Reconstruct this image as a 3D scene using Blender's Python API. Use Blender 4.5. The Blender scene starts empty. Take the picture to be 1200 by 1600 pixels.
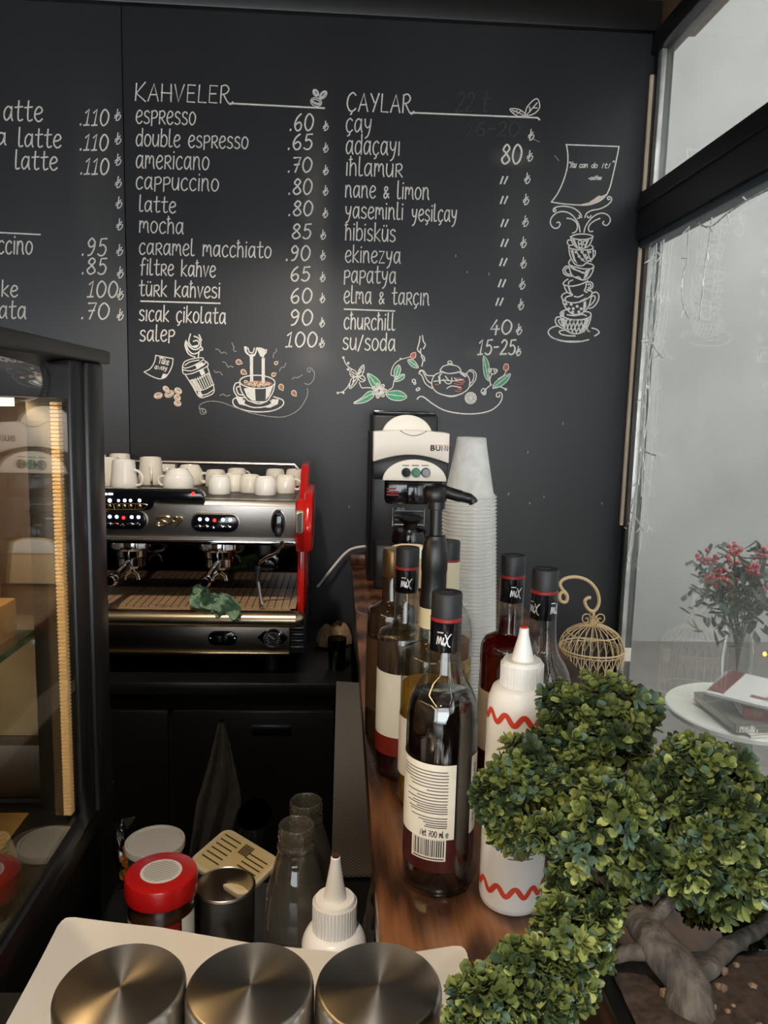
import bpy, bmesh, math, random
from mathutils import Vector, Matrix, Quaternion
from math import sin, cos, pi, radians, sqrt, atan2
random.seed(7)
SC = bpy.context.scene
COL = SC.collection

# ------------------------------------------------------------------ camera
FPX, PITCH, YAW, ROLL = 1193.7, radians(7.8546), radians(3.19), radians(-1.47)
CAM = Vector((0, 0, 1.6))
FWD = Vector((sin(YAW)*cos(PITCH), cos(YAW)*cos(PITCH), -sin(PITCH)))
_r0 = Vector((cos(YAW), -sin(YAW), 0)); _d0 = FWD.cross(_r0)
RGT = _r0*cos(ROLL) + _d0*sin(ROLL); DWN = -_r0*sin(ROLL) + _d0*cos(ROLL)
cd = bpy.data.cameras.new('camera'); cam = bpy.data.objects.new('camera', cd); COL.objects.link(cam)
cd.sensor_fit = 'VERTICAL'; cd.sensor_height = 24; cd.lens = FPX/1600*24; cd.clip_start = .02
cam.matrix_world = Matrix(((RGT.x, -DWN.x, -FWD.x, CAM.x), (RGT.y, -DWN.y, -FWD.y, CAM.y), (RGT.z, -DWN.z, -FWD.z, CAM.z), (0, 0, 0, 1)))
SC.camera = cam
SC.view_settings.view_transform = 'Standard'; SC.view_settings.look = 'None'
SC.view_settings.gamma = 1; SC.view_settings.use_curve_mapping = False
SC.view_settings.exposure = 0.05
# ------------------------------------------------------------------ daylight
W = bpy.data.worlds.new('world'); SC.world = W; W.use_nodes = True
bg = W.node_tree.nodes['Background']; bg.inputs[0].default_value = (.90, .955, 1.0, 1); bg.inputs[1].default_value = 7.2
SC.cycles.transparent_max_bounces = 40
SC.cycles.max_bounces = 10

def lamp(name, kind, loc, rot, energy, color, size=.1, **kw):
    l = bpy.data.lights.new(name, kind); o = bpy.data.objects.new(name, l); COL.objects.link(o)
    o.location = loc; o.rotation_euler = rot; l.energy = energy; l.color = color
    if kind == 'AREA':
        l.shape = 'RECTANGLE'; l.size = size; l.size_y = kw.get('size_y', size)
    elif kind in ('SPOT', 'POINT'):
        l.shadow_soft_size = size
        if kind == 'SPOT': l.spot_size = kw.get('angle', 1.6); l.spot_blend = .7
    return o
SUN = []
# ------------------------------------------------------------------ pixel -> place
def ray(x, y):
    return RGT*((x-600)/FPX) + DWN*((y-800)/FPX) + FWD
def at_z(x, y, z):
    d = ray(x, y); return CAM + d*((z-CAM.z)/d.z)
def at_y(x, y, Y):
    d = ray(x, y); return CAM + d*(Y/d.y)
def at_x(x, y, X):
    d = ray(x, y); return CAM + d*(X/d.x)
def depth(P): return (Vector(P)-CAM).dot(FWD)

# ------------------------------------------------------------------ materials
def lin(c):
    return tuple(((v/255)/12.92 if v/255 <= .04045 else ((v/255+.055)/1.055)**2.4) for v in c)
def mat(name, col, rough=.5, metal=0, noise=None, bump=None, **kw):
    m = bpy.data.materials.new(name); m.use_nodes = True
    nt = m.node_tree; b = nt.nodes['Principled BSDF']
    c = lin(col)
    if 'arot' in kw: b.inputs['Anisotropic Rotation'].default_value = kw['arot']
    b.inputs['Base Color'].default_value = (*c, 1); b.inputs['Roughness'].default_value = rough; b.inputs['Metallic'].default_value = metal
    for k, v in kw.items():
        k2 = {'coat': 'Coat Weight', 'trans': 'Transmission Weight', 'ior': 'IOR', 'sub': 'Subsurface Weight', 'spec': 'Specular IOR Level', 'aniso': 'Anisotropic', 'sheen': 'Sheen Weight', 'alpha': 'Alpha'}.get(k)
        if k2: b.inputs[k2].default_value = v
    if 'emit' in kw:
        b.inputs['Emission Color'].default_value = (*lin(kw['emit']), 1); b.inputs['Emission Strength'].default_value = kw.get('estr', 1)
    tc = None
    if noise or bump:
        tc = nt.nodes.new('ShaderNodeTexCoord')
    def noise_node(scale, stretch=None, detail=4):
        n = nt.nodes.new('ShaderNodeTexNoise'); n.inputs['Scale'].default_value = scale; n.inputs['Detail'].default_value = detail
        if stretch:
            mp = nt.nodes.new('ShaderNodeMapping'); mp.inputs['Scale'].default_value = stretch
            nt.links.new(tc.outputs['Object'], mp.inputs[0]); nt.links.new(mp.outputs[0], n.inputs[0])
        else: nt.links.new(tc.outputs['Object'], n.inputs[0])
        return n
    if noise:
        sc, amt = noise[0], noise[1]; st = noise[2] if len(noise) > 2 else None
        n = noise_node(sc, st); rp = nt.nodes.new('ShaderNodeValToRGB')
        c2 = lin(noise[3]) if len(noise) > 3 else None
        lo = tuple(v*(1-amt) for v in c); hi = c2 if c2 else tuple(min(1, v*(1+amt)) for v in c)
        rp.color_ramp.elements[0].position = .3; rp.color_ramp.elements[1].position = .7
        rp.color_ramp.elements[0].color = (*lo, 1); rp.color_ramp.elements[1].color = (*hi, 1)
        nt.links.new(n.outputs[0], rp.inputs[0]); nt.links.new(rp.outputs[0], b.inputs['Base Color'])
    if bump:
        n = noise_node(bump[0], bump[2] if len(bump) > 2 else None); bp = nt.nodes.new('ShaderNodeBump'); bp.inputs['Strength'].default_value = bump[1]; bp.inputs['Distance'].default_value = .01
        nt.links.new(n.outputs[0], bp.inputs['Height']); nt.links.new(bp.outputs[0], b.inputs['Normal'])
    return m
def glass(name, tint=(255, 255, 255), edge=.75, refl=1.0, ior=1.5, haze=None):
    """clear shell: tinted see-through, Fresnel reflection, darker towards the grazing rim like real walls"""
    m = bpy.data.materials.new(name); m.use_nodes = True; nt = m.node_tree; nt.nodes.clear()
    out = nt.nodes.new('ShaderNodeOutputMaterial'); tr = nt.nodes.new('ShaderNodeBsdfTransparent'); gl = nt.nodes.new('ShaderNodeBsdfGlossy')
    gl.inputs['Roughness'].default_value = .02
    f2 = nt.nodes.new('ShaderNodeLayerWeight'); f2.inputs[0].default_value = .5       # Schlick Fresnel, the same from both sides
    pw = nt.nodes.new('ShaderNodeMath'); pw.operation = 'POWER'; pw.inputs[1].default_value = 5; nt.links.new(f2.outputs['Facing'], pw.inputs[0])
    F0 = ((ior-1)/(ior+1))**2
    fr = nt.nodes.new('ShaderNodeMath'); fr.operation = 'MULTIPLY_ADD'; fr.inputs[1].default_value = 1-F0; fr.inputs[2].default_value = F0; nt.links.new(pw.outputs[0], fr.inputs[0])
    lw = nt.nodes.new('ShaderNodeLayerWeight'); lw.inputs[0].default_value = .35
    rp = nt.nodes.new('ShaderNodeValToRGB'); t = lin(tint)
    rp.color_ramp.elements[0].color = (*t, 1); rp.color_ramp.elements[1].color = (*[v*edge for v in t], 1)
    nt.links.new(lw.outputs['Facing'], rp.inputs[0]); nt.links.new(rp.outputs[0], tr.inputs[0])
    mx = nt.nodes.new('ShaderNodeMixShader'); mu = nt.nodes.new('ShaderNodeMath'); mu.operation = 'MULTIPLY'; mu.inputs[1].default_value = refl; mu.use_clamp = True
    nt.links.new(fr.outputs[0], mu.inputs[0]); nt.links.new(mu.outputs[0], mx.inputs[0])
    nt.links.new(tr.outputs[0], mx.inputs[1]); nt.links.new(gl.outputs[0], mx.inputs[2])
    last = mx
    if haze:                                   # grime / frosting: (colour, low, high, noise scale)
        df = nt.nodes.new('ShaderNodeBsdfDiffuse'); df.inputs[0].default_value = (*lin(haze[0]), 1)
        tl = nt.nodes.new('ShaderNodeBsdfTranslucent'); tl.inputs[0].default_value = (*lin(haze[0]), 1)
        ad = nt.nodes.new('ShaderNodeMixShader'); ad.inputs[0].default_value = haze[4] if len(haze) > 4 else .6
        nt.links.new(df.outputs[0], ad.inputs[1]); nt.links.new(tl.outputs[0], ad.inputs[2])
        tc = nt.nodes.new('ShaderNodeTexCoord'); n = nt.nodes.new('ShaderNodeTexNoise'); n.inputs['Scale'].default_value = haze[3]; n.inputs['Detail'].default_value = 5; n.inputs['Distortion'].default_value = .6
        nt.links.new(tc.outputs['Object'], n.inputs[0])
        mr = nt.nodes.new('ShaderNodeMapRange'); mr.inputs[1].default_value = .3; mr.inputs[2].default_value = .7; mr.inputs[3].default_value = haze[1]; mr.inputs[4].default_value = haze[2]
        nt.links.new(n.outputs[0], mr.inputs[0])
        m2 = nt.nodes.new('ShaderNodeMixShader'); nt.links.new(mr.outputs[0], m2.inputs[0]); nt.links.new(mx.outputs[0], m2.inputs[1]); nt.links.new(ad.outputs[0], m2.inputs[2])
        last = m2
    nt.links.new(last.outputs[0], out.inputs[0])
    return m

# ------------------------------------------------------------------ mesh builder (authored in world coordinates)
WL = {}
def wloc(o): return WL.get(o.name, Vector((0, 0, 0))) if o else Vector((0, 0, 0))
class MB:
    def __init__(s): s.bm = bmesh.new(); s.mi = 0
    def _new(s, f0):
        for f in s.bm.faces:
            if f not in f0: f.material_index = s.mi
    def box(s, c, size, bev=0, rot=None, seg=2):
        r = bmesh.ops.create_cube(s.bm, size=1); vs = r['verts']
        M = Matrix.Translation(c) @ (rot.to_4x4() if rot else Matrix.Identity(4)) @ Matrix.Diagonal((*size, 1))
        bmesh.ops.transform(s.bm, matrix=M, verts=vs)
        fs = set(f for v in vs for f in v.link_faces)
        for f in fs: f.material_index = s.mi
        if bev:
            es = list(set(e for v in vs for e in v.link_edges))
            b = bmesh.ops.bevel(s.bm, geom=es, offset=bev, segments=seg, profile=.5, affect='EDGES')
            for f in b['faces']: f.material_index = s.mi
        return s
    def bb(s, a, b, bev=0, seg=2):
        a, b = Vector(a), Vector(b)
        return s.box((a+b)/2, tuple(abs(v) for v in (b-a)), bev, None, seg)
    def lathe(s, prof, c=(0, 0, 0), seg=32, M=None, a0=0, a1=2*pi, sx=1, sy=1):
        full = abs(a1-a0-2*pi) < 1e-6
        n = seg if full else seg+1
        c = Vector(c); rows = []
        for (r, z) in prof:
            if r < 1e-6 and full:
                p = Vector((0, 0, z)); p = (M @ p if M else p) + c; rows.append([s.bm.verts.new(p)])
            else:
                row = []
                for i in range(n):
                    a = a0+(a1-a0)*i/seg
                    p = Vector((r*cos(a)*sx, r*sin(a)*sy, z)); p = (M @ p if M else p) + c; row.append(s.bm.verts.new(p))
                rows.append(row)
        for k in range(len(rows)-1):
            A, B = rows[k], rows[k+1]
            for i in range(seg):
                j = (i+1) % n if full else i+1
                try:
                    if len(A) == 1 and len(B) == 1: continue
                    if len(A) == 1: f = s.bm.faces.new((A[0], B[i], B[j])) if False else s.bm.faces.new((A[0], B[j], B[i]))
                    elif len(B) == 1: f = s.bm.faces.new((A[i], A[j], B[0]))
                    else: f = s.bm.faces.new((A[i], A[j], B[j], B[i]))
                    f.material_index = s.mi
                except ValueError: pass
        return s
    def tube(s, pts, r, seg=8, closed=False, cap=True):
        pts = [Vector(p) for p in pts]; n = len(pts)
        rs = r if isinstance(r, (list, tuple)) else [r]*n
        T = []
        for i in range(n):
            a = pts[(i-1) % n] if (closed or i > 0) else pts[i]; b = pts[(i+1) % n] if (closed or i < n-1) else pts[i]
            t = (b-a); T.append(t.normalized() if t.length > 1e-9 else Vector((0, 0, 1)))
        ref = Vector((0, 0, 1)) if abs(T[0].z) < .9 else Vector((1, 0, 0))
        N = T[0].cross(ref).normalized(); rows = []
        for i in range(n):
            if i > 0:
                q = T[i-1].rotation_difference(T[i]); N = q @ N
            N = (N - T[i]*N.dot(T[i])).normalized(); B = T[i].cross(N)
            rows.append([s.bm.verts.new(pts[i] + (N*cos(2*pi*k/seg)+B*sin(2*pi*k/seg))*rs[i]) for k in range(seg)])
        for i in range(n if closed else n-1):
            A, B = rows[i], rows[(i+1) % n]
            for k in range(seg):
                f = s.bm.faces.new((A[k], A[(k+1) % seg], B[(k+1) % seg], B[k])); f.material_index = s.mi
        if cap and not closed:
            f = s.bm.faces.new(rows[0][::-1]); f.material_index = s.mi
            f = s.bm.faces.new(rows[-1]); f.material_index = s.mi
        return s
    def prism(s, pts, d, bev=0):
        """polygon of 3-D points pushed along d"""
        d = Vector(d); A = [s.bm.verts.new(Vector(p)) for p in pts]; B = [s.bm.verts.new(Vector(p)+d) for p in pts]; n = len(A)
        fs = [s.bm.faces.new(A[::-1]), s.bm.faces.new(B)]
        for i in range(n): fs.append(s.bm.faces.new((A[i], A[(i+1) % n], B[(i+1) % n], B[i])))
        for f in fs: f.material_index = s.mi
        bmesh.ops.recalc_face_normals(s.bm, faces=fs)
        if bev:
            es = list(set(e for f in fs for e in f.edges))
            b = bmesh.ops.bevel(s.bm, geom=es, offset=bev, segments=2, profile=.5, affect='EDGES')
            for f in b['faces']: f.material_index = s.mi
        return s
    def grid(s, fn, nu, nv):
        R = [[s.bm.verts.new(fn(i/nu, j/nv)) for i in range(nu+1)] for j in range(nv+1)]
        for j in range(nv):
            for i in range(nu):
                f = s.bm.faces.new((R[j][i], R[j][i+1], R[j+1][i+1], R[j+1][i])); f.material_index = s.mi
        return s
    def poly(s, pts):
        try:
            f = s.bm.faces.new([s.bm.verts.new(Vector(p)) for p in pts]); f.material_index = s.mi
        except ValueError: pass
        return s
    def ribbon(s, strokes, w, fn):
        """flat pen strokes: 2-D polylines widened to w and mapped by fn(u, v) onto a surface"""
        for st in strokes:
            P = [st[0]]
            for p in st[1:]:
                if (p[0]-P[-1][0])**2+(p[1]-P[-1][1])**2 > 1e-10: P.append(p)
            if len(P) < 2: continue
            closed = len(P) > 3 and abs(P[0][0]-P[-1][0])+abs(P[0][1]-P[-1][1]) < w*.2
            n = len(P); L = []
            for i in range(n):
                a = P[i-1] if i > 0 else (P[-2] if closed else P[0]); b = P[i+1] if i < n-1 else (P[1] if closed else P[-1])
                d0 = (P[i][0]-a[0], P[i][1]-a[1]); d1 = (b[0]-P[i][0], b[1]-P[i][1])
                l0 = sqrt(d0[0]**2+d0[1]**2); l1 = sqrt(d1[0]**2+d1[1]**2)
                tx = (d0[0]/l0 if l0 else 0)+(d1[0]/l1 if l1 else 0); ty = (d0[1]/l0 if l0 else 0)+(d1[1]/l1 if l1 else 0)
                l = sqrt(tx*tx+ty*ty) or 1; tx /= l; ty /= l
                h = w/2
                ex = 0
                if not closed: ex = -h*.6 if i == 0 else (h*.6 if i == n-1 else 0)
                x, y = P[i][0]+tx*ex, P[i][1]+ty*ex
                L.append((s.bm.verts.new(fn(x-ty*h, y+tx*h)), s.bm.verts.new(fn(x+ty*h, y-tx*h))))
            for i in range(n-1):
                f = s.bm.faces.new((L[i][0], L[i][1], L[i+1][1], L[i+1][0])); f.material_index = s.mi
        return s
    def build(s, name, mats, parent=None, smooth=35, loc=None, recalc=True):
        bm = s.bm
        if recalc: bmesh.ops.recalc_face_normals(bm, faces=bm.faces)
        if smooth:
            for f in bm.faces: f.smooth = True
            lim = radians(smooth)
            for e in bm.edges:
                if len(e.link_faces) == 2 and e.calc_face_angle(0) > lim: e.smooth = False
        base = wloc(parent)
        if parent is None and loc is None:
            xs = [v.co for v in bm.verts]
            loc = Vector(((min(v.x for v in xs)+max(v.x for v in xs))/2, (min(v.y for v in xs)+max(v.y for v in xs))/2, min(v.z for v in xs)))
        L = Vector(loc) if loc is not None else base
        for v in bm.verts: v.co -= L
        me = bpy.data.meshes.new(name); bm.to_mesh(me); bm.free()
        for m in (mats if isinstance(mats, (list, tuple)) else [mats]): me.materials.append(m)
        o = bpy.data.objects.new(name, me); COL.objects.link(o)
        if parent: o.parent = parent
        o.location = L - base; WL[o.name] = L
        return o
def tag(o, label=None, cat=None, group=None, kind=None):
    for k, v in (('label', label), ('category', cat), ('group', group), ('kind', kind)):
        if v: o[k] = v
    return o
def thing(name, label, cat, loc, group=None):
    o = bpy.data.objects.new(name, None); o.empty_display_size = .05; COL.objects.link(o); o.location = loc; WL[o.name] = Vector(loc)
    return tag(o, label, cat, group)
def kids(o): return [c for c in bpy.data.objects if c.parent == o]
def copy_tree(o, parent=None):
    c = o.copy(); COL.objects.link(c); c.parent = parent
    for ch in kids(o): copy_tree(ch, c)
    return c
def dup(o, loc, rz=0, label=None, group=None):
    c = copy_tree(o); c.location = loc; c.rotation_euler = (0, 0, rz)
    if label: c['label'] = label
    if group: c['group'] = group
    return c
def catmull(P, k=6, closed=False):
    P = [tuple(p) for p in P]; n = len(P); out = []
    if n < 3: return P
    D = len(P[0])
    rng = range(n if closed else n-1)
    for i in rng:
        p0 = P[(i-1) % n] if (closed or i > 0) else P[0]; p1 = P[i]; p2 = P[(i+1) % n]; p3 = P[(i+2) % n] if (closed or i+2 < n) else P[-1]
        for j in range(k):
            t = j/k
            out.append(tuple(.5*((2*p1[d])+(-p0[d]+p2[d])*t+(2*p0[d]-5*p1[d]+4*p2[d]-p3[d])*t*t+(-p0[d]+3*p1[d]-3*p2[d]+p3[d])*t**3) for d in range(D)))
    out.append(P[0] if closed else P[-1])
    return out
def ell(cx, cy, rx, ry, rot=0, n=20, a0=0, a1=360):
    out = []
    for i in range(n+1):
        a = radians(a0+(a1-a0)*i/n); x, y = rx*cos(a), ry*sin(a); r = radians(rot)
        out.append((cx+x*cos(r)-y*sin(r), cy+x*sin(r)+y*cos(r)))
    return out

# ------------------------------------------------------------------ hand-drawn stroke alphabet (x-height = 1)
GL = {
'a': (.56, '~ .44,.82 .26,1 .08,.75 .04,.32 .17,.02 .35,.25 .44,.7', '- .45,1 .45,.2 .52,.0'),
'b': (.52, '- .05,1.5 .05,.02', '~ .05,.7 .25,1 .45,.75 .45,.25 .25,0 .05,.15'),
'c': (.48, '~ .42,.85 .28,1 .08,.78 .04,.35 .15,.03 .3,0 .44,.16'),
'ç': (.48, '~ .42,.85 .28,1 .08,.78 .04,.35 .15,.03 .3,0 .44,.16', '~ .24,0 .28,-.13 .22,-.25 .14,-.3'),
'd': (.54, '~ .44,.78 .26,1 .08,.75 .04,.32 .18,.01 .38,.2 .45,.5', '- .46,1.5 .46,.0'),
'e': (.5, '~ .05,.48 .3,.55 .44,.74 .36,.97 .2,1 .06,.7 .04,.3 .18,.02 .32,0 .46,.17'),
'f': (.42, '~ .4,1.42 .3,1.55 .17,1.3 .15,.6 .13,-.05', '- 0,.86 .36,.92'),
'g': (.54, '~ .44,.82 .26,1 .08,.75 .04,.32 .17,.02 .35,.25 .44,.7', '~ .45,1 .45,0 .35,-.4 .1,-.4'),
'h': (.5, '- .05,1.5 .05,0', '~ .05,.62 .2,.95 .35,.9 .41,.55 .42,0', '- -.04,1.22 .16,1.28'),
'i': (.16, '- .07,1 .07,0', '- .07,1.28 .08,1.36'),
'ı': (.16, '- .07,1 .07,0'),
'k': (.5, '- .05,1.5 .05,0', '- .42,1 .07,.45 .46,0'),
'l': (.3, '~ .06,1.5 .05,.8 .06,.15 .14,.0 .28,.08'),
'm': (.7, '- .05,0 .05,1', '~ .05,.6 .18,.98 .3,.8 .31,.4', '~ .31,.6 .44,.98 .58,.8 .6,.3 .66,0'),
'n': (.56, '- .05,1 .05,0', '~ .05,.55 .22,1 .4,.82 .42,.3 .5,0'),
'o': (.52, '~c .25,1 .07,.78 .04,.3 .22,0 .42,.22 .46,.7'),
'p': (.5, '- .06,1 .06,-.15', '~ .06,.93 .3,1.03 .46,.8 .36,.5 .08,.43'),
'r': (.5, '- .06,1 .06,0', '~ .06,.93 .3,1.03 .44,.8 .34,.54 .1,.47', '- .17,.48 .48,0'),
's': (.46, '~ .4,.86 .25,1 .08,.86 .1,.62 .35,.42 .4,.16 .22,0 .03,.12'),
'ş': (.46, '~ .4,.86 .25,1 .08,.86 .1,.62 .35,.42 .4,.16 .22,0 .03,.12', '~ .2,0 .25,-.13 .2,-.25 .12,-.3'),
't': (.46, '~ .2,1.42 .18,.6 .2,.12 .3,0 .44,.1', '- .0,.94 .42,1'),
'u': (.52, '~ .05,1 .04,.35 .18,.01 .36,.2 .43,.6', '- .44,1 .45,0'),
'ü': (.52, '~ .05,1 .04,.35 .18,.01 .36,.2 .43,.6', '- .44,1 .45,0', '- .13,1.24 .14,1.32', '- .33,1.24 .34,1.32'),
'v': (.46, '- .03,1 .2,.0 .43,1'),
'y': (.52, '~ .05,1 .08,.55 .22,.35 .36,.5 .42,.75', '~ .44,1 .4,.4 .28,-.2 .1,-.42'),
'z': (.5, '- .05,1 .43,1 .05,0 .46,.02'),
'w': (.66, '- .03,1 .18,0 .33,.7 .48,0 .63,1'),
'x': (.5, '- .05,1 .45,0', '- .43,1 .04,0'),
'&': (.5, '~ .45,.05 .1,.72 .2,.98 .33,.8 .06,.28 .18,.0 .42,.42'),
'/': (.42, '- .02,-.1 .36,1.25'), '-': (.46, '- .06,.5 .38,.52'), '.': (.2, '- .07,0 .09,.08'), '!': (.22, '- .14,1.3 .08,.35', '- .05,.02 .06,.1'),
'"': (.3, '- .08,1.4 .05,1.1', '- .2,1.4 .17,1.1'), "'": (.2, '- .1,1.4 .04,1.05'), '_': (.6, '- 0,0 .6,0'),
'0': (.66, '~c .32,1 .1,.78 .06,.32 .26,0 .52,.2 .58,.68'),
'1': (.46, '- .08,.78 .3,1 .2,.0', '- .02,0 .38,.03'),
'2': (.56, '~ .08,.8 .25,1 .46,.85 .4,.55 .2,.25 .04,.02', '- .04,.02 .5,.05'),
'3': (.52, '~ .08,.92 .3,1 .44,.78 .22,.54 .44,.32 .32,.02 .04,.08'),
'4': (.56, '- .34,1 .04,.34 .52,.36', '- .38,.62 .34,-.05'),
'5': (.56, '- .5,1 .16,.97 .12,.58', '~ .12,.56 .32,.64 .5,.42 .42,.1 .22,0 .04,.1'),
'6': (.6, '~ .42,1 .18,.75 .06,.35 .2,.02 .42,.05 .5,.32 .34,.5 .1,.34'),
'7': (.52, '- .06,.97 .48,1 .2,0', '- .12,.5 .42,.54'),
'8': (.6, '~c .3,.55 .1,.74 .28,1 .48,.82 .32,.55 .06,.24 .26,0 .54,.2'),
'9': (.58, '~ .46,.78 .28,1 .08,.76 .2,.5 .42,.6 .48,.82 .44,.4 .3,.08 .12,.0'),
'A': (.62, '- .03,0 .32,1 .58,0', '- .13,.36 .5,.38'), 'H': (.62, '- .06,1 .06,0', '- .54,1 .56,0', '- .02,.5 .6,.48'), 'K': (.62, '- .08,1 .06,0', '- .55,1.08 .09,.42 .6,-.04'),
'V': (.6, '- .04,1 .26,0 .54,1'), 'E': (.52, '- .46,.98 .07,1 .05,.02 .46,0', '- .06,.52 .4,.53'), 'L': (.5, '- .08,1 .05,.02 .46,0'),
'R': (.66, '- .08,1 .06,0', '~ .06,.97 .32,1.04 .48,.82 .36,.58 .1,.5', '~ .2,.52 .42,.1 .6,-.06 .72,.1'), 'Ç': (.62, '~ .54,.88 .36,1.02 .12,.8 .05,.35 .2,.02 .4,0 .56,.14', '~ .3,0 .34,-.1 .27,-.2'),
'Y': (.56, '- .04,1 .27,.5', '- .52,1.02 .2,0'), 'T': (.56, '- .02,.98 .54,1.02', '- .28,1 .26,0'), 'N': (.6, '- .06,0 .06,1 .52,0 .54,1'),
'B': (.56, '- .06,0 .06,1', '~ .06,1 .38,.96 .42,.7 .3,.54 .08,.52', '~ .08,.52 .44,.46 .5,.2 .36,.02 .06,0'), 'U': (.58, '~ .06,1 .06,.3 .2,.02 .4,.04 .52,.3 .52,1'),
'M': (.72, '- .06,0 .08,1 .36,.3 .62,1 .66,0'), 'D': (.58, '- .06,0 .06,1', '~ .06,1 .4,.9 .52,.5 .4,.08 .06,0'), 'I': (.2, '- .08,1 .08,0'), 'O': (.66, '~c .32,1 .1,.8 .05,.35 .3,0 .56,.25 .58,.75'), 'S': (.52, '~ .46,.86 .28,1 .08,.84 .14,.6 .4,.42 .46,.16 .25,0 .03,.14'),
'₺': (.62, '- .24,1.05 .2,.02', '~ .2,.02 .4,.06 .56,.3 .58,.5', '- .02,.42 .48,.78', '- .02,.24 .48,.58'),
'℮': (.7, '~ .1,.48 .6,.52 .55,.85 .33,1 .1,.8 .05,.35 .25,.02 .45,0 .6,.15'),
' ': (.42,),
}
def glyph(ch):
    g = GL.get(ch) or GL[ch.lower()]; out = []
    for s in g[1:]:
        kind, *pp = s.split(); P = [tuple(float(v) for v in q.split(',')) for q in pp]
        if kind == '~': P = catmull(P, 5)
        elif kind == '~c': P = catmull(P, 5, True)
        out.append(P)
    return g[0], out
def text2d(s, track=.06):
    """strokes of a string on a baseline at 0, x-height 1, and its width"""
    x = 0; S = []; mixed = any(ch.islower() for ch in s)
    for ch in s:
        w, st = glyph(ch)
        if mixed and (ch.isupper() or ch.isdigit()): w *= 1.15; st = [[(px*1.15, py*1.4) for px, py in p] for p in st]
        S += [[(px+x, py) for px, py in p] for p in st]; x += w+track
    return S, x-track
def text_px(s, x0, x1, yb, h, slope=.03, slant=.04, track=.08):
    S, w = text2d(s, track); k = (x1-x0)/w; out = []
    for p in S:
        out.append([(x0+px*k+py*h*slant, yb+(px*k)*slope-py*h) for px, py in p])
    return out
# ------------------------------------------------------------------ materials used
YW = 2.4          # chalkboard wall
GX = .925         # glass wall
CX = -.315        # case side glass
BZ = 1.10         # bar top
LZ = .91          # work counter
M = {}
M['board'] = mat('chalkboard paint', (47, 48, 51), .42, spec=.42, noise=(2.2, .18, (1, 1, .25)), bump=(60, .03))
def dust_and_sheen(m):
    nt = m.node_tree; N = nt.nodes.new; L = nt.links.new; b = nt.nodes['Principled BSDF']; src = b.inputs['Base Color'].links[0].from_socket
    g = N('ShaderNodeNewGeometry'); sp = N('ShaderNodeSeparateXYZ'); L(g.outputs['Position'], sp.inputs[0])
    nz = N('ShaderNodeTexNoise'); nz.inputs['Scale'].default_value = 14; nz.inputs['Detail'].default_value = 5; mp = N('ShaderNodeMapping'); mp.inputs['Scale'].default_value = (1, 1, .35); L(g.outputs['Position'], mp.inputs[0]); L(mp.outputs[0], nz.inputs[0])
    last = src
    for (px, py, hw, hh, amt) in ((490, 365, 22, 200, .55), (800, 246, 26, 14, .8), (150, 330, 30, 190, .18), (812, 340, 30, 150, .15), (492, 560, 30, 26, .4), (790, 512, 24, 10, .5), (770, 553, 40, 12, .4)):  # wiped chalk smudges; the first, tall band also has lamp sheen painted in
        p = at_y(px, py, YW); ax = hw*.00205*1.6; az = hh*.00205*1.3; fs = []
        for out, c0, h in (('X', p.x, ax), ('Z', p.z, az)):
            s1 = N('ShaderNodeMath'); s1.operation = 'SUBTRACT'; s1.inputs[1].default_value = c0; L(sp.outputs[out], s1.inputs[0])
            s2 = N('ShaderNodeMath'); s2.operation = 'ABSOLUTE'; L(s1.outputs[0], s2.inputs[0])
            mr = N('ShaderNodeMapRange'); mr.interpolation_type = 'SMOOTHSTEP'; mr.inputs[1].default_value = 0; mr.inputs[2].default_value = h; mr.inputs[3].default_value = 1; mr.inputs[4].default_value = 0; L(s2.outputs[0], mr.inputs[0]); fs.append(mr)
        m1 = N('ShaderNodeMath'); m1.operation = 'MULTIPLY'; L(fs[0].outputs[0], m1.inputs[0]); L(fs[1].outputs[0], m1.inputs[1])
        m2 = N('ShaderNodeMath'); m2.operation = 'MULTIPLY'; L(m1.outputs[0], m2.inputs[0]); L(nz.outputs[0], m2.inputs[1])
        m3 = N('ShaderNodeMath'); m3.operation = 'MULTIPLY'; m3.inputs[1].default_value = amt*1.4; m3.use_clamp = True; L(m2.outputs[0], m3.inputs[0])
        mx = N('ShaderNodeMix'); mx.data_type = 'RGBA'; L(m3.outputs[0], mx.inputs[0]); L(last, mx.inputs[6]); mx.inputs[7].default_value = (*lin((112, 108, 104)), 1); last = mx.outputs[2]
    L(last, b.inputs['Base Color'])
dust_and_sheen(M['board'])
M['trimblack'] = mat('black painted trim', (30, 29, 29), .4, noise=(14, .25))
M['chalk'] = mat('chalk', (226, 222, 214), .95, spec=.1, noise=(420, .22))
M['chalkdim'] = mat('thin chalk', (160, 156, 150), .95, spec=.1, noise=(420, .35))
M['ghost'] = mat('wiped chalk', (68, 68, 68), .9, spec=.1, noise=(200, .3))
M['chalkgreen'] = mat('green chalk', (92, 165, 128), .95, spec=.1, noise=(300, .3))
M['chalkred'] = mat('red chalk', (198, 110, 102), .95, spec=.1, noise=(300, .3))
M['chalkbrown'] = mat('brown chalk', (160, 118, 92), .95, spec=.1, noise=(300, .3))
M['chalkcream'] = mat('cream chalk', (228, 212, 190), .95, spec=.1, noise=(200, .12))
M['cream'] = mat('beige ceiling paint', (150, 128, 100), .8, noise=(9, .12))
M['brown'] = mat('brown fascia', (120, 92, 68), .7, noise=(6, .2))
M['stripwood'] = mat('raw wooden strip', (222, 202, 174), .7, noise=(30, .25, (1, 1, .1)))
M['frame'] = mat('black metal frame', (27, 28, 31), .38, noise=(20, .2))
M['alu'] = mat('pale aluminium', (190, 190, 186), .4, .6, noise=(30, .15))
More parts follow.
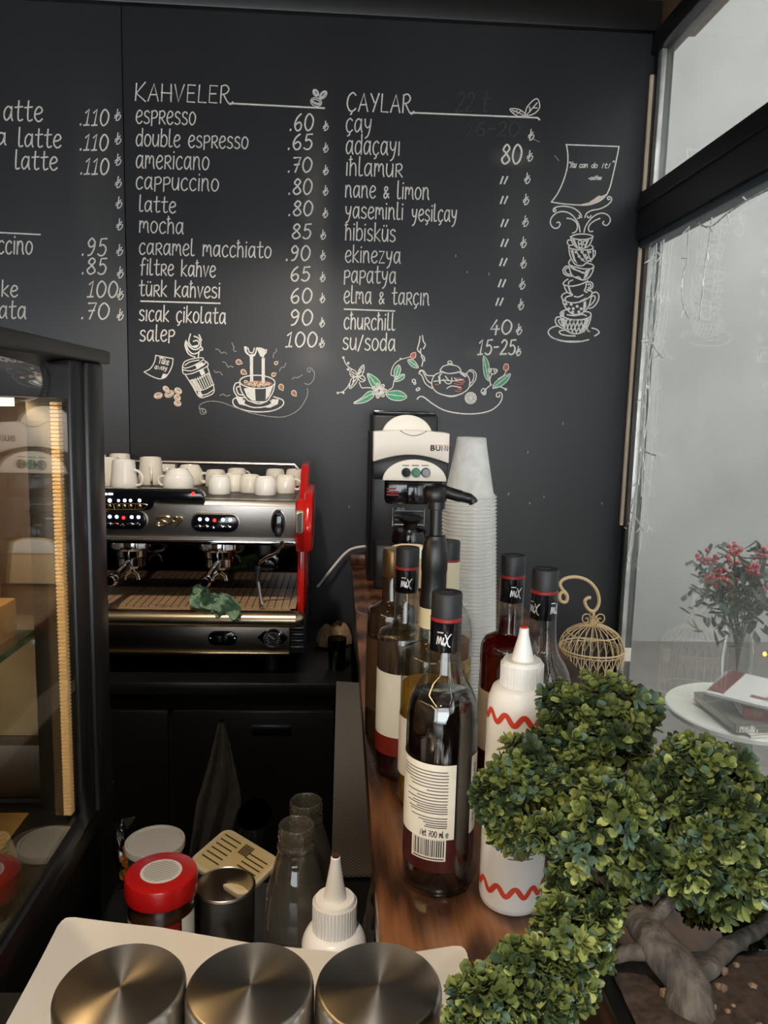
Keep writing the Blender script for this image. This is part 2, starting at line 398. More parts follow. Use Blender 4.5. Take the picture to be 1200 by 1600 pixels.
M['floor'] = mat('dark tile', (40, 36, 33), .4, noise=(5, .3))
M['plaster'] = mat('greige plaster', (120, 110, 98), .85, noise=(6, .1))
M['outwall'] = mat('pale render', (142, 141, 138), .9, noise=(1.3, .14))
M['pave'] = mat('grey paving', (84, 79, 74), .8, noise=(8, .2))
M['pane'] = glass('grimy window glass', (238, 238, 235), .92, 1.0, 1.45, haze=((206, 206, 202), .02, .15, 2.2))

# ------------------------------------------------------------------ the room
def struct(o, label=None): o['kind'] = 'structure'; return o
struct(MB().bb((-3.2, -3.2, -.1), (GX+.1, YW+.25, 0)).build('floor', M['floor']))
struct(MB().bb((-3.2, -3.2, 2.80), (GX+.1, YW+.25, 2.9)).build('ceiling', M['cream']))
wb = struct(MB().bb((-3.2, YW+.012, 0), (GX+.03, YW+.25, 2.8)).build('wall_back', M['trimblack']))
seam = at_y(196, 350, YW).x
ztop = at_y(600, 31, YW).z
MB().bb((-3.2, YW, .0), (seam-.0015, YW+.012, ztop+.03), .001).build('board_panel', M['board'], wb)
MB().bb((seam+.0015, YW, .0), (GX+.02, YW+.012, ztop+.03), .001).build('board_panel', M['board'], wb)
struct(MB().bb((-3.2, YW-.022, ztop), (GX-.012, YW+.012, 2.80), .004).build('trim_1', M['trimblack']))
struct(MB().bb((-3.3, -3.2, 0), (-3.2, YW+.25, 2.8)).build('wall_left', M['plaster']))
o = MB()
o.bb((-3.2, -3.3, 0), (-2.6, -3.2, 2.8)); o.bb((1.0, -3.3, 0), (1.6, -3.2, 2.8)); o.bb((-2.6, -3.3, 0), (1.0, -3.2, .7)); o.bb((-2.6, -3.3, 2.45), (1.0, -3.2, 2.8))
struct(o.build('wall_front', M['plaster']))
# fascia over the glass wall
struct(MB().bb((GX-.005, -3.2, 2.715), (GX+.1, YW, 2.80)).build('trim_2', M['brown']))
struct(MB().bb((GX-.005, -3.2, 0), (GX+.1, YW+.2, .35)).build('wall_right', M['frame']))
# glass wall: frame, transom, posts, panes
win = thing('window_1', None, None, (GX, 0, .35)); win['kind'] = 'structure'
o = MB()
o.bb((GX-.03, -3.2, 2.655), (GX+.03, YW, 2.715), .005)
o.bb((GX-.02, YW-.03, .35), (GX+.03, YW-.004, 2.66), .003)
for y in (.45, -1.1, -2.7): o.bb((GX-.03, y-.03, .35), (GX+.03, y+.03, 2.66), .004)
o.bb((GX-.03, -3.2, .35), (GX+.03, YW, .40), .004)
o.build('window_frame', M['frame'], win)
o = MB(); o.bb((GX-.045, -3.2, 2.118), (GX+.03, YW-.02, 2.259), .006); o.bb((GX-.049, -3.2, 2.205), (GX-.04, YW-.02, 2.212), .002)
o.build('transom', M['frame'], win)
MB().bb((GX-.036, -3.2, 2.096), (GX+.01, YW-.03, 2.119), .004).build('window_trim', mat('slate blue strip', (70, 84, 96), .4), win)
MB().bb((GX-.003, -3.2, 2.259), (GX+.003, YW-.03, 2.655)).build('pane', M['pane'], win)
MB().bb((GX-.003, -3.2, .40), (GX+.003, YW-.03, 2.118)).build('pane', M['pane'], win)
o = MB(); o.bb((GX-.018, YW-.058, .40), (GX-.002, YW-.03, 2.118), .003); o.bb((GX-.018, YW-.058, 2.259), (GX-.002, YW-.03, 2.655), .003)
o.build('glazing_bead', M['alu'], win)
# raw wooden strip in the corner (two lengths)
o = MB(); o.bb((GX-.030, YW-.012, 2.27), (GX-.012, YW, 2.60), .002); struct(o.build('trim_3', M['stripwood']))
o = MB(); o.bb((GX-.030, YW-.012, 1.24), (GX-.012, YW, 2.105), .002); struct(o.build('trim_4', M['stripwood']))
# outside: paving and a pale house wall across the passage
struct(MB().bb((GX+.1, -6, -.12), (9, 9, -.02)).build('ground', M['pave']))
tag(struct(MB().bb((4.6, -6, -.02), (4.9, 9, 10.0)).build('wall_exterior', M['outwall'])))
tag(struct(MB().bb((GX+.1, 5.2, -.02), (4.6, 5.5, 10.0)).build('wall_exterior_end', M['outwall'])))

# ------------------------------------------------------------------ lamps of the room: ceiling spots and a lit strip over the bar
def ceiling_spot(x, y, e, col, label, ang=1.5, aim=(0, 0)):
    t = thing('ceiling_spotlight', label, 'ceiling light', (x, y, 2.80), 'ceiling spotlights')
    MB().lathe([(0, 0), (.05, 0), (.05, -.09), (.044, -.09), (.044, -.02), (0, -.02)], (x, y, 2.80), 24).build('housing', M['frame'], t)
    MB().lathe([(0, -.055), (.043, -.055)], (x, y, 2.80), 24).build('lamp', mat('warm lamp', (255, 240, 215), .5, emit=(255, 214, 160), estr=12), t)
    l = lamp('spot_light', 'SPOT', (x, y, 2.70), (aim[0], aim[1], 0), e, col, .04, angle=ang)
    l.parent = t; l.location = (0, 0, -.10)
    return t
WARM = (1.0, .89, .76)
ceiling_spot(-.30, .95, 100, WARM, 'black ceiling spotlight over the gap behind the counter, aimed at the coffee machine', 1.15, (.62, 0))
ceiling_spot(-.25, -.25, 130, WARM, 'black ceiling spotlight nearest the front window')
ceiling_spot(-1.6, .6, 50, WARM, 'black ceiling spotlight over the far side of the room')
# ------------------------------------------------------------------ chalk writing on the wall
def wallpt(x, y): return at_y(x, y, YW-.0012)
def chalk(name, strokes, w=2.3, m='chalk', fills=(), mf=None):
    o = MB(); o.ribbon([s_ for s_ in strokes if not isinstance(s_, tuple)], w, wallpt)
    o.ribbon([list(s_[1]) for s_ in strokes if isinstance(s_, tuple)], 1.7, wallpt)
    if fills:
        o.mi = 1
        for p in fills: o.poly([at_y(x, y, YW-.0009) for x, y in p])
    return o.build(name, [M[m], M[mf or m]], wb, smooth=0)
def lira(x, y, h=17):
    S, w = text2d('₺'); k = h/1.05
    return [('thin', [(x+(px-.3)*k*.95+(py-.5)*k*.1, y-(py-.5)*k) for px, py in p]) for p in S]
chalk('menu_heading', text_px('KAHVELER', 210, 362, 157, 27, .03), 2.0)
chalk('heading_rule', [[(360, 161.5), (507, 169)]], 2.6)
chalk('menu_heading', text_px('ÇAYLAR', 541, 645, 173, 28, .035), 2.2)
chalk('heading_rule', [[(643, 176), (840, 184), (843, 187)]], 2.6)
ITEMS = [('espresso', 212, 306, 192.5, 20, .03), ('double espresso', 212, 388, 228, 18.5, .026), ('americano', 212, 327, 262.5, 20, .026), ('cappuccino', 212, 342, 295, 19, .03), ('latte', 217, 275, 330, 17, .05),
 ('mocha', 217, 287, 363, 18, .04), ('caramel macchiato', 217, 424, 397, 17.5, .03), ('filtre kahve', 219, 337, 429, 17, .034), ('türk kahvesi', 217, 344, 462, 17, .03), ('sıcak çikolata', 217, 353, 501, 17, .037), ('salep', 218, 273, 533, 17, .0),
 ('çay', 540, 581, 206, 21, .03), ('adaçayı', 540, 625, 240.5, 21, .025), ('ıhlamur', 540, 629, 274, 20, .03), ('nane & limon', 539, 671, 308, 18.5, .03), ('yaseminli', 539, 630, 340.5, 18, .03), ('yeşilçay', 643, 714, 345, 18, .02), ('hibisküs', 539, 618, 375, 19, .036),
 ('ekinezya', 539, 626, 409.5, 18, .025), ('papatya', 537, 619, 441.5, 18.5, .02), ('elma & tarçın', 537, 671, 473.5, 18.5, .026), ('churchill', 537, 617, 514, 18, .025), ('su/soda', 535, 618, 546, 18.5, .03)]
for t, x0, x1, yb, h, sl in ITEMS: chalk('menu_line', text_px(t, x0, x1, yb, h, sl), 2.0)
chalk('heading_rule', [[(220, 470.5), (344, 474)]], 2.3); chalk('heading_rule', [[(538, 483), (617, 486)]], 2.3)
PR = [('.60', 452, 490, 204, 26, 196), ('.65', 449, 488, 233.5, 24, 230), ('.70', 449, 488, 269, 23, 265), ('.80', 450, 488, 303.7, 24, 297), ('.80', 450, 489, 337, 23, 332), ('85', 455, 486, 373, 23, 366), ('.90', 446, 485, 407, 23, 398), ('65', 453, 484, 439, 22, 432), ('60', 453, 488, 473.5, 23, 465), ('90', 452, 489, 508, 24, 503), ('100', 446, 496, 542, 23, 535)]
for t, x0, x1, yb, h, yl in PR:
    xl = 507 - (yl-196)*.012 + (3 if yl < 340 else 0)
    chalk('price', text_px(t, x0, x1, yb, h, .0, .08) + lira(min(xl, 509), yl+1, 15), 2.5)
chalk('price', lira(830, 211, 17), 2.6)
chalk('price', text_px('80', 782, 815, 256, 30, .0, .1) + lira(828, 244, 17), 2.9)
for (dx, dy), (lx, ly) in zip(((787, 281), (787, 312), (788, 348), (788, 379), (786, 409), (784, 442), (780, 471)), ((824, 279), (822, 312), (821, 346), (818, 379), (818, 411), (816, 444), (814, 476))):
    chalk('price', [[(dx-1, dy-5), (dx-5, dy+6)], [(dx+6, dy-5), (dx+1, dy+6)]] + lira(lx, ly, 17), 2.6)
chalk('price', text_px('40', 765, 800, 522, 22, .0, .1) + lira(811, 515, 17), 2.6)
chalk('price', text_px('15-25', 746, 805, 554, 23, .0, .1) + lira(810, 549, 15), 2.6)
chalk('wiped_writing', text_px('22 t', 710, 762, 175, 22, .01, .15) + text_px('16-20', 727, 812, 212, 22, .01, .1), 2.6, 'ghost')
for t, x0, x1, yb, h in (('atte', 5, 67, 188, 22), ('a', -6, 10, 226, 19), ('latte', 28, 96, 229, 20), ('latte', 23, 90, 264, 20), ('ccino', -4, 51, 396, 20), ('ke', 2, 28, 463, 17), ('ata', -2, 41, 497, 19)):
    chalk('menu_line', text_px(t, x0, x1, yb, h, .025), 2.4)
chalk('heading_rule', [[(-40, 361.5), (63, 366.5)]], 2.3)
L1 = [('.110', 124, 170, 195.5, 25, 180, 184), ('.110', 124, 169, 234.5, 25, 217, 184.5), ('.110', 125, 170, 272, 25, 250, 184.5), (None, 0, 0, 0, 0, 285, 185), (None, 0, 0, 0, 0, 317, 186), (None, 0, 0, 0, 0, 351, 187), ('.95', 127, 166, 399, 27, 391, 187), ('.85', 127, 166, 428, 25, 426, 188), ('100', 136, 184, 464, 25, 460, 188), ('.70', 126, 171, 498, 25, 492, 188)]
for t, x0, x1, yb, h, yl, xl in L1:
    chalk('price', (text_px(t, x0, x1, yb, h, .02, .1) if t else []) + lira(xl, yl, 18), 2.5)

# ---- drawings
def Z1(P): return [(200+x*.25833, 510+y*.25848) for x, y in P]
def Z2(P): return [(520+x*.25833, 510+y*.25848) for x, y in P]
def Z3(P): return [(840+x/8, 210+y/8) for x, y in P]
def Z4(P): return [(840+x/8, 350+y/8) for x, y in P]
def Z5(P): return [(470+x/3, 120+y/3) for x, y in P]
def cm(P, closed=False): return catmull(P, 5, closed)
# coffee beans and tea leaves on the two headings
def bean(cx, cy, rx, ry, rot):
    return [ell(cx, cy, rx, ry, rot), ell(cx, cy, rx*.6, ry*.22, rot, 10, 20, 170), ell(cx, cy, rx*.8, ry*.5, rot, 10, 10, 170), ell(cx, cy, rx*.75, ry*.55, rot, 10, 190, 350)]
S = []
for a in ((70, 75, 17, 12, 60), (105, 85, 22, 13, -50), (72, 118, 26, 20, 20)): S += [Z5(p) for p in bean(*a)]
chalk('bean_drawing', S, 1.5)
S = [Z5(cm([(1040, 185), (1010, 182), (980, 152), (1020, 152), (1050, 172), (1048, 186)])), Z5(cm([(990, 156), (1020, 168), (1045, 180)])), Z5([(1000, 165), (1015, 158)]), Z5([(1012, 174), (1030, 162)]), Z5(cm([(1050, 186), (1062, 140), (1105, 102), (1120, 140), (1095, 172), (1050, 186)])), Z5([(1056, 182), (1108, 122)]), Z5([(1075, 162), (1072, 140)]), Z5([(1088, 145), (1108, 146)]), Z5([(1040, 178), (1060, 188)]), Z5([(1038, 188), (1062, 176)])]
chalk('leaf_drawing', S, 1.7)
# take-away note, cup, beans
S = [Z1([(168, 175), (272, 195)]), Z1(cm([(272, 195), (268, 235), (250, 275), (240, 290)])), Z1(cm([(168, 175), (160, 215), (135, 255), (97, 275)])), Z1(cm([(97, 275), (140, 300), (190, 317), (225, 308), (240, 290)]))]
chalk('note_drawing', S, 1.5, fills=[Z1([(200, 314), (212, 285), (238, 290), (222, 308)]), Z1([(195, 184), (205, 183), (222, 196), (206, 198)])])
chalk('note_lettering', [Z1([(x, y) for x, y in p]) for p in text_px('Take', 182, 245, 222, 24, .18, .2) + text_px('away', 160, 235, 256, 19, .14, .2)], 1.2)
S = [Z1(cm(p)) for p in ([(330, 240), (345, 212), (395, 195), (450, 190), (450, 205), (400, 235), (350, 252), (332, 245)], [(345, 235), (375, 215), (430, 203)], [(330, 240), (330, 268), (340, 288), (385, 285), (440, 262), (480, 240), (482, 222), (460, 205)], [(332, 262), (385, 268), (450, 238), (472, 215)], [(345, 290), (390, 360), (430, 425), (470, 425), (520, 395), (505, 320), (478, 240)], [(378, 325), (420, 320), (490, 280)], [(412, 388), (460, 382), (520, 350)], [(425, 415), (475, 410), (520, 380)])]
for k in range(9):
    t = k/8; S.append(Z1([(378+t*112, 325-t*43), (412+t*106, 388-t*34)]))
for k in range(4): S.append(Z1([(386+k*8, 322-k), (420+k*8, 386-k)]))
chalk('takeaway_cup_drawing', S, 1.5, fills=[Z1([(420, 395), (440, 390), (452, 425), (432, 425)]), Z1([(405, 235), (450, 215), (465, 232), (420, 260)]), Z1([(430, 270), (455, 258), (468, 285), (444, 298)]), Z1([(492, 275), (482, 282), (506, 340), (516, 345)])])
S = [Z1(cm(p)) for p in ([(352, 85), (345, 115), (362, 160), (385, 178), (405, 185)], [(378, 45), (368, 90), (385, 120), (415, 125), (430, 100), (415, 85), (395, 90)], [(400, 60), (425, 70), (440, 100), (432, 130), (400, 140), (370, 120), (358, 95)], [(430, 50), (445, 85)], [(440, 120), (452, 140), (432, 150), (425, 185)], [(362, 140), (390, 165), (420, 160), (440, 140)])]
chalk('steam_drawing', S, 2.0, fills=[Z1([(352, 85), (346, 112), (356, 145), (366, 138), (358, 112)]), Z1([(385, 120), (405, 130), (425, 118), (415, 112), (400, 116)])])
S = []; F = []
for a in ((230, 378, 20, 14, 40), (183, 418, 25, 17, -10), (250, 408, 28, 19, -25), (303, 390, 22, 17, 30), (298, 430, 20, 17, 45), (300, 465, 21, 16, 20)):
    S += [Z1(p) for p in bean(*a)]; F.append(Z1(ell(a[0], a[1], a[2]*.8, a[3]*.7, a[4])))
chalk('bean_drawing', S, 1.2, 'chalkcream', F, 'chalkbrown')
# splashing coffee cup
S = [Z1(ell(782, 335, 107, 40, 2)), Z1(cm([(675, 335), (685, 390), (715, 435), (740, 452), (830, 455), (860, 425), (880, 385), (889, 338)])), Z1(cm([(680, 340), (650, 345), (640, 385), (665, 425), (705, 430)])), Z1(cm([(676, 362), (656, 372), (668, 408), (695, 415)])),
     Z1(cm([(665, 425), (635, 445), (645, 480), (700, 505), (790, 517), (880, 508), (935, 478), (935, 445), (880, 425)])), Z1(cm([(705, 445), (705, 470), (760, 490), (830, 485), (868, 465), (862, 448)])), Z1(cm([(735, 452), (790, 468), (835, 455)])), Z1([(740, 185), (742, 335)]), Z1([(752, 185), (754, 335)]), Z1([(812, 195), (812, 340)]), Z1([(824, 195), (824, 340)]),
     Z1(cm([(705, 125), (712, 155), (735, 175), (760, 178), (775, 150), (780, 130)])), Z1(cm([(725, 130), (735, 155), (755, 158), (765, 130)])), Z1(cm([(780, 130), (800, 160), (830, 165), (838, 140)]))]
F = [Z1([(700, 375), (735, 370), (745, 445), (720, 425)]), Z1([(735, 370), (768, 374), (772, 450), (745, 446)]), Z1([(835, 372), (878, 360), (855, 420), (832, 445)]), Z1([(652, 432), (690, 430), (700, 450), (712, 480), (672, 470)]), Z1([(870, 440), (912, 440), (905, 470), (860, 492), (830, 490), (872, 470)]), Z1([(703, 120), (720, 122), (718, 150), (735, 170), (768, 165), (775, 130), (780, 150), (768, 180), (735, 182), (708, 152)]), Z1([(776, 126), (806, 128), (832, 140), (830, 166), (818, 190), (800, 180), (790, 158)]), Z1([(737, 180), (757, 180), (755, 330), (740, 330)]), Z1([(810, 190), (828, 190), (826, 342), (812, 342)])]
chalk('coffee_cup_drawing', S, 1.8, fills=F)
chalk('coffee_surface_drawing', [Z1(ell(782+dx, 348+dy, 10, 6)) for dx, dy in ((-70, -15), (-45, 0), (-20, 8), (10, 10), (40, 6), (65, 0), (-10, -8), (25, -4))], 1.2, 'chalkcream', [Z1(ell(785, 345, 88, 18))], 'chalkbrown')
S = []; F = []
for cx, cy, L_, a in ((668, 215, 26, 20), (697, 275, 26, 30), (895, 222, 17, -40), (880, 292, 20, -30), (926, 365, 27, 65), (1003, 402, 26, 55)):
    r = radians(a); tip = (cx+cos(r)*L_, cy+sin(r)*L_)
    pts = [tip] + [(cx+cos(r+b)*L_*(.75 if abs(b) > 1 else .8)*(.75), cy+sin(r+b)*L_*.6) for b in (1.0, 1.8, 2.6, 3.14, 3.7, 4.5, 5.28)]
    P = Z1(pts); S.append(P+[P[0]]); F.append(P)
chalk('drop_drawing', S, 1.3, 'chalkcream', F, 'chalkbrown')
S = [Z1(cm(p)) for p in ([(530, 138), (548, 140), (565, 163), (580, 155), (597, 166)], [(628, 98), (640, 125), (638, 145), (655, 152)], [(572, 214), (590, 220), (605, 245), (620, 240), (636, 247)], [(520, 265), (530, 278), (545, 275), (560, 280), (572, 296)], [(895, 135), (898, 150), (882, 165), (878, 190)], [(955, 222), (945, 245), (925, 250), (916, 272)], [(994, 320), (1005, 308), (1025, 310), (1055, 293)], [(556, 418), (575, 410), (595, 420), (618, 415)],
    [(455, 500), (450, 515), (462, 520), (468, 508), (455, 498), (435, 510), (445, 530), (470, 525), (470, 505), (445, 495), (430, 500), (440, 470), (490, 453), (560, 458), (650, 490), (750, 525), (860, 545), (950, 545), (1030, 505), (1075, 440), (1088, 395), (1082, 375)], [(1068, 345), (1095, 350), (1120, 325), (1128, 285), (1110, 255), (1090, 252), (1085, 270), (1100, 275), (1103, 262)])]
chalk('swirl_drawing', S, 1.2, 'chalkdim')
# flowers, leaves and teapot
def leaf(P): return Z2(cm(P, True))
S = [Z2(cm(p)) for p in ([(65, 188), (75, 220), (95, 245), (118, 260)], [(30, 400), (60, 395), (90, 365), (100, 345)], [(160, 340), (175, 370), (200, 370), (235, 372)], [(330, 388), (360, 370), (370, 330)], [(372, 300), (352, 290), (365, 240), (400, 205), (465, 185)], [(575, 0), (575, 0.1), (575, .2)])][:-1]
S += [Z2(ell(*a)) for a in ((64, 188, 5, 5), (93, 222, 5, 5), (92, 260, 5, 5), (30, 402, 5, 5), (64, 402, 4, 4), (410, 196, 4, 4))]
S += [leaf(p) for p in ([(150, 295), (160, 260), (187, 232), (186, 275), (165, 305)], [(150, 300), (110, 300), (105, 265), (130, 265), (150, 290)], [(140, 305), (110, 320), (102, 375), (135, 350), (152, 315)], [(155, 300), (185, 300), (195, 325), (170, 335), (152, 312)])]
S += [Z2(p) for p in ([(150, 295), (182, 245)], [(145, 310), (108, 365)], [(150, 296), (112, 272)], [(155, 305), (188, 325)], [(130, 300), (112, 285)], [(128, 310), (120, 352)], [(138, 325), (120, 330)], [(166, 280), (180, 272)], [(162, 290), (165, 262)])]
chalk('herb_drawing', S, 1.4)
S = []
for k in range(7):
    a = 2*pi*k/7; S.append(leaf([(280+cos(a)*10, 388+sin(a)*10), (280+cos(a-.3)*34, 388+sin(a-.3)*34), (280+cos(a)*46, 388+sin(a)*46), (280+cos(a+.3)*34, 388+sin(a+.3)*34)])); S.append(Z2([(280+cos(a)*14, 388+sin(a)*14), (280+cos(a)*36, 388+sin(a)*36)]))
S.append(Z2(ell(280, 388, 9, 9)))
chalk('flower_drawing', S, 1.6)
LV = ([(240, 365), (220, 330), (210, 285), (255, 305), (287, 340), (270, 365)], [(252, 395), (215, 395), (175, 430), (125, 465), (190, 460), (240, 430)], [(320, 405), (360, 390), (410, 392), (448, 425), (410, 448), (350, 440)], [(375, 315), (372, 265), (398, 232), (411, 262), (395, 305)], [(372, 330), (385, 305), (430, 288), (428, 315), (395, 332)], [(455, 202), (490, 205), (518, 248), (485, 246), (462, 225)], [(945, 330), (915, 290), (910, 180), (942, 220), (944, 280)], [(968, 372), (990, 330), (1072, 285), (1055, 330), (1010, 365)])
chalk('leaf_drawing', [leaf(p) for p in LV] + [Z2(p) for p in ([(215, 292), (268, 362)], [(135, 462), (245, 402)], [(325, 410), (440, 424)], [(378, 312), (400, 240)], [(378, 326), (428, 292)], [(460, 204), (512, 244)], [(914, 190), (940, 320)], [(975, 366), (1065, 295)])], 1.2, 'chalk', [leaf(p) for p in LV], 'chalkgreen')
chalk('bud_drawing', [leaf([(470, 185), (475, 165), (500, 158), (500, 185), (485, 195)]), leaf([(1032, 255), (1040, 228), (1060, 230), (1062, 258), (1045, 268)])], 1.2, 'chalkcream', [leaf([(470, 185), (475, 165), (500, 158), (500, 185), (485, 195)]), leaf([(1032, 255), (1040, 228), (1060, 230), (1062, 258), (1045, 268)])], 'chalkred')
S = [Z2(cm(p)) for p in ([(955, 355), (950, 320), (962, 290)], [(960, 350), (930, 375), (915, 390)], [(1050, 265), (1035, 295), (1000, 318)], [(968, 375), (1010, 365), (1045, 380)])] + [Z2(ell(*a)) for a in ((970, 272, 20, 16), (950, 264, 10, 10), (985, 268, 10, 10), (912, 392, 14, 16), (915, 405, 10, 8), (1046, 380, 5, 5), (490, 330, 10, 10), (515, 380, 12, 7, -30), (496, 344, 6, 6))]
chalk('flower_drawing', S, 1.8)
S = [Z2(cm(p)) for p in ([(655, 278), (615, 295), (598, 345), (615, 385), (655, 410), (720, 420), (780, 405), (820, 375), (828, 330), (812, 295), (770, 275)], [(652, 268), (700, 285), (772, 272)], [(650, 262), (670, 240), (710, 232), (755, 242), (772, 262), (770, 275), (710, 285), (655, 275), (650, 262)], [(690, 235), (700, 225), (720, 226), (728, 236)], [(598, 345), (575, 330), (555, 295), (545, 272)], [(520, 283), (540, 268), (555, 275), (570, 295), (610, 298)], [(520, 283), (540, 300), (560, 345), (600, 375)], [(522, 280), (530, 265), (550, 268)], [(812, 300), (815, 275), (840, 262), (866, 285), (862, 325), (830, 365)], [(800, 290), (825, 270), (852, 285), (848, 325), (825, 350)], [(655, 410), (720, 425), (785, 405)], [(612, 332), (680, 325), (720, 330), (790, 322)], [(690, 375), (720, 360), (775, 370)], [(668, 320), (690, 345), (715, 342), (720, 310)], [(680, 300), (700, 325)], [(735, 312), (755, 325), (778, 318)])]
S += [Z2(ell(708, 218, 12, 9)), Z2([(645, 300), (650, 345)]), Z2([(640, 300), (646, 345)]), Z2([(770, 282), (800, 305)]), Z2([(775, 280), (806, 302)])]
chalk('teapot_drawing', S, 1.7, fills=[Z2([(645, 290), (665, 282), (650, 300), (652, 345), (642, 340)])])
chalk('teapot_flower_drawing', [Z2(cm(p)) for p in ([(740, 330), (770, 340), (800, 332)], [(735, 345), (765, 352), (790, 345)], [(740, 388), (765, 395), (778, 378), (755, 380)], [(745, 318), (760, 312), (785, 325)], [(620, 350), (640, 352)])], 1.5, 'chalkred')
chalk('lemon_slice_drawing', [Z2(ell(834, 433, 34, 34)), Z2(ell(834, 433, 26, 26))] + [Z2([(834, 433), (834+26*cos(k*pi/4), 433+26*sin(k*pi/4))]) for k in range(8)], 1.6, fills=[Z2(ell(834, 433, 23, 23))], mf='chalkdim')
S = [Z2(cm(p)) for p in ([(528, 60), (522, 100), (512, 140), (530, 160)], [(542, 55), (548, 90), (560, 110), (548, 135)], [(532, 135), (532, 165), (552, 185), (555, 210)], [(535, 180), (545, 205), (538, 240)], [(510, 440), (525, 425), (550, 428), (600, 465), (670, 505), (760, 525), (860, 528), (950, 510), (1005, 470), (1025, 425), (1015, 400), (992, 405), (992, 425), (1008, 425), (1008, 412)])]
chalk('swirl_drawing', S, 1.9)
# note with the saying and the tower of cups
S = [Z3([(355, 128), (1018, 152)]), Z3(cm([(1018, 152), (985, 320), (940, 520), (905, 660), (868, 745)])), Z3(cm([(360, 128), (378, 250), (372, 400), (330, 560), (255, 730), (172, 845)])), Z3(cm([(172, 845), (320, 868), (500, 882), (640, 880), (760, 840), (830, 790), (868, 745)]))]
chalk('note_drawing', S, 2.0, fills=[Z3([(510, 882), (640, 850), (765, 765), (800, 770), (868, 740), (830, 795), (740, 850), (640, 884)])], mf='chalkcream')
chalk('note_lettering', [Z3(p) for p in text_px('"You', 380, 478, 416, 52, .0, .25, .02) + text_px('can', 518, 625, 416, 44, .0, .25, .02) + text_px('do', 668, 745, 418, 42, 0, .25, .02) + text_px('it!', 800, 900, 420, 42, 0, .3) + text_px('"', 925, 970, 420, 65, 0, .1) + text_px('-coffee', 628, 795, 566, 30, 0, .3, .0)], 1.3)
S = [Z3(cm(p)) for p in ([(215, 970), (195, 955), (205, 925), (228, 945), (215, 962), (198, 940), (230, 910), (320, 898), (430, 915), (500, 955), (540, 1000), (548, 1040)], [(240, 1105), (265, 1095), (282, 1125), (250, 1170), (195, 1165), (160, 1110), (175, 1040), (240, 980), (330, 965), (420, 1000), (490, 1080), (520, 1150), (530, 1220)], [(365, 1048), (430, 1060), (485, 1105), (498, 1165), (475, 1215), (435, 1235)], [(590, 1040), (615, 985), (680, 950), (780, 930), (870, 885), (922, 830), (920, 790), (890, 778), (872, 795), (885, 815), (905, 805)], [(580, 1225), (600, 1150), (660, 1060), (740, 1000), (820, 985), (890, 1020), (908, 1080), (870, 1135), (830, 1130), (815, 1105), (830, 1085)], [(780, 1050), (710, 1080), (650, 1130), (635, 1185), (655, 1215), (690, 1210)], [(500, 1050), (525, 1040), (520, 1010)], [(620, 1020), (630, 1040), (660, 1030), (668, 1012)])]
chalk('swirl_drawing', S, 2.0)
S = [Z4(cm(p)) for p in ([(410, 160), (480, 132), (570, 125), (660, 138), (692, 158), (640, 185), (550, 195), (460, 185), (412, 165)], [(412, 165), (440, 240), (500, 300), (590, 300), (650, 260), (690, 165)], [(425, 205), (385, 200), (372, 235), (400, 268), (450, 255)],
    [(390, 280), (395, 300), (480, 320), (580, 325), (680, 315), (692, 290), (670, 268)], [(390, 290), (400, 370), (430, 450), (480, 510), (560, 520), (620, 475), (690, 430), (690, 300)], [(690, 345), (720, 335), (712, 400), (640, 460)],
    [(410, 445), (390, 480), (400, 510), (480, 540), (570, 560), (660, 560), (702, 535), (680, 505), (610, 488)], [(395, 500), (400, 560), (430, 640), (500, 680), (570, 700), (640, 670), (685, 600), (700, 540)], [(400, 530), (350, 530), (318, 575), (335, 625), (390, 650), (430, 650)], [(395, 548), (355, 555), (345, 590), (375, 625), (420, 630)], [(410, 530), (450, 550), (490, 580), (530, 590), (570, 615), (630, 600)], [(420, 545), (460, 570), (500, 580), (540, 600), (580, 605)], [(470, 670), (510, 660), (545, 690)],
    [(380, 690), (340, 715), (320, 750), (370, 772), (450, 775), (560, 745), (630, 708)], [(330, 760), (345, 810), (380, 860), (440, 885)], [(440, 700), (395, 720), (385, 755)], [(610, 740), (600, 800), (585, 835), (620, 855)], [(620, 730), (665, 725), (690, 755), (680, 800), (615, 825)], [(630, 760), (655, 750), (665, 780), (632, 800)], [(460, 905), (510, 912), (570, 885)],
    [(370, 855), (320, 875), (300, 915), (340, 960), (430, 985), (540, 970), (640, 920), (680, 870), (665, 835), (630, 835)], [(310, 930), (325, 1000), (370, 1070), (450, 1130), (560, 1110), (630, 1040), (665, 940), (675, 880)], [(680, 870), (730, 850), (765, 890), (755, 960), (700, 1035), (645, 1055)], [(672, 910), (705, 895), (720, 930), (690, 985), (650, 1020)], [(350, 950), (345, 925), (380, 905), (430, 895)],
    [(360, 1070), (300, 1095), (285, 1130), (340, 1170), (430, 1195), (550, 1195), (640, 1170), (668, 1135), (650, 1105), (600, 1095)], [(288, 1135), (300, 1220), (340, 1310), (400, 1355), (480, 1372), (560, 1350), (620, 1290), (655, 1210), (668, 1140)], [(285, 1160), (235, 1170), (222, 1220), (250, 1270), (320, 1310)], [(310, 1190), (262, 1205), (280, 1250), (310, 1275)],
    [(240, 1275), (170, 1300), (132, 1350), (170, 1410), (270, 1455), (400, 1475), (530, 1470), (640, 1445)], [(345, 1325), (275, 1340), (290, 1375), (370, 1395), (470, 1400)], [(680, 1300), (740, 1320), (768, 1360), (712, 1400)], [(200, 1430), (330, 1462), (520, 1465)], [(620, 1330), (650, 1345)], [(370, 1135), (460, 1145), (560, 1130), (610, 1150)])]
for k in range(6):
    S.append(Z4([(350+k*48, 1200), (330+k*48+60, 1365-abs(k-2)*8)])); S.append(Z4([(370+k*48, 1195), (345+k*42-20, 1300+k*9)]))
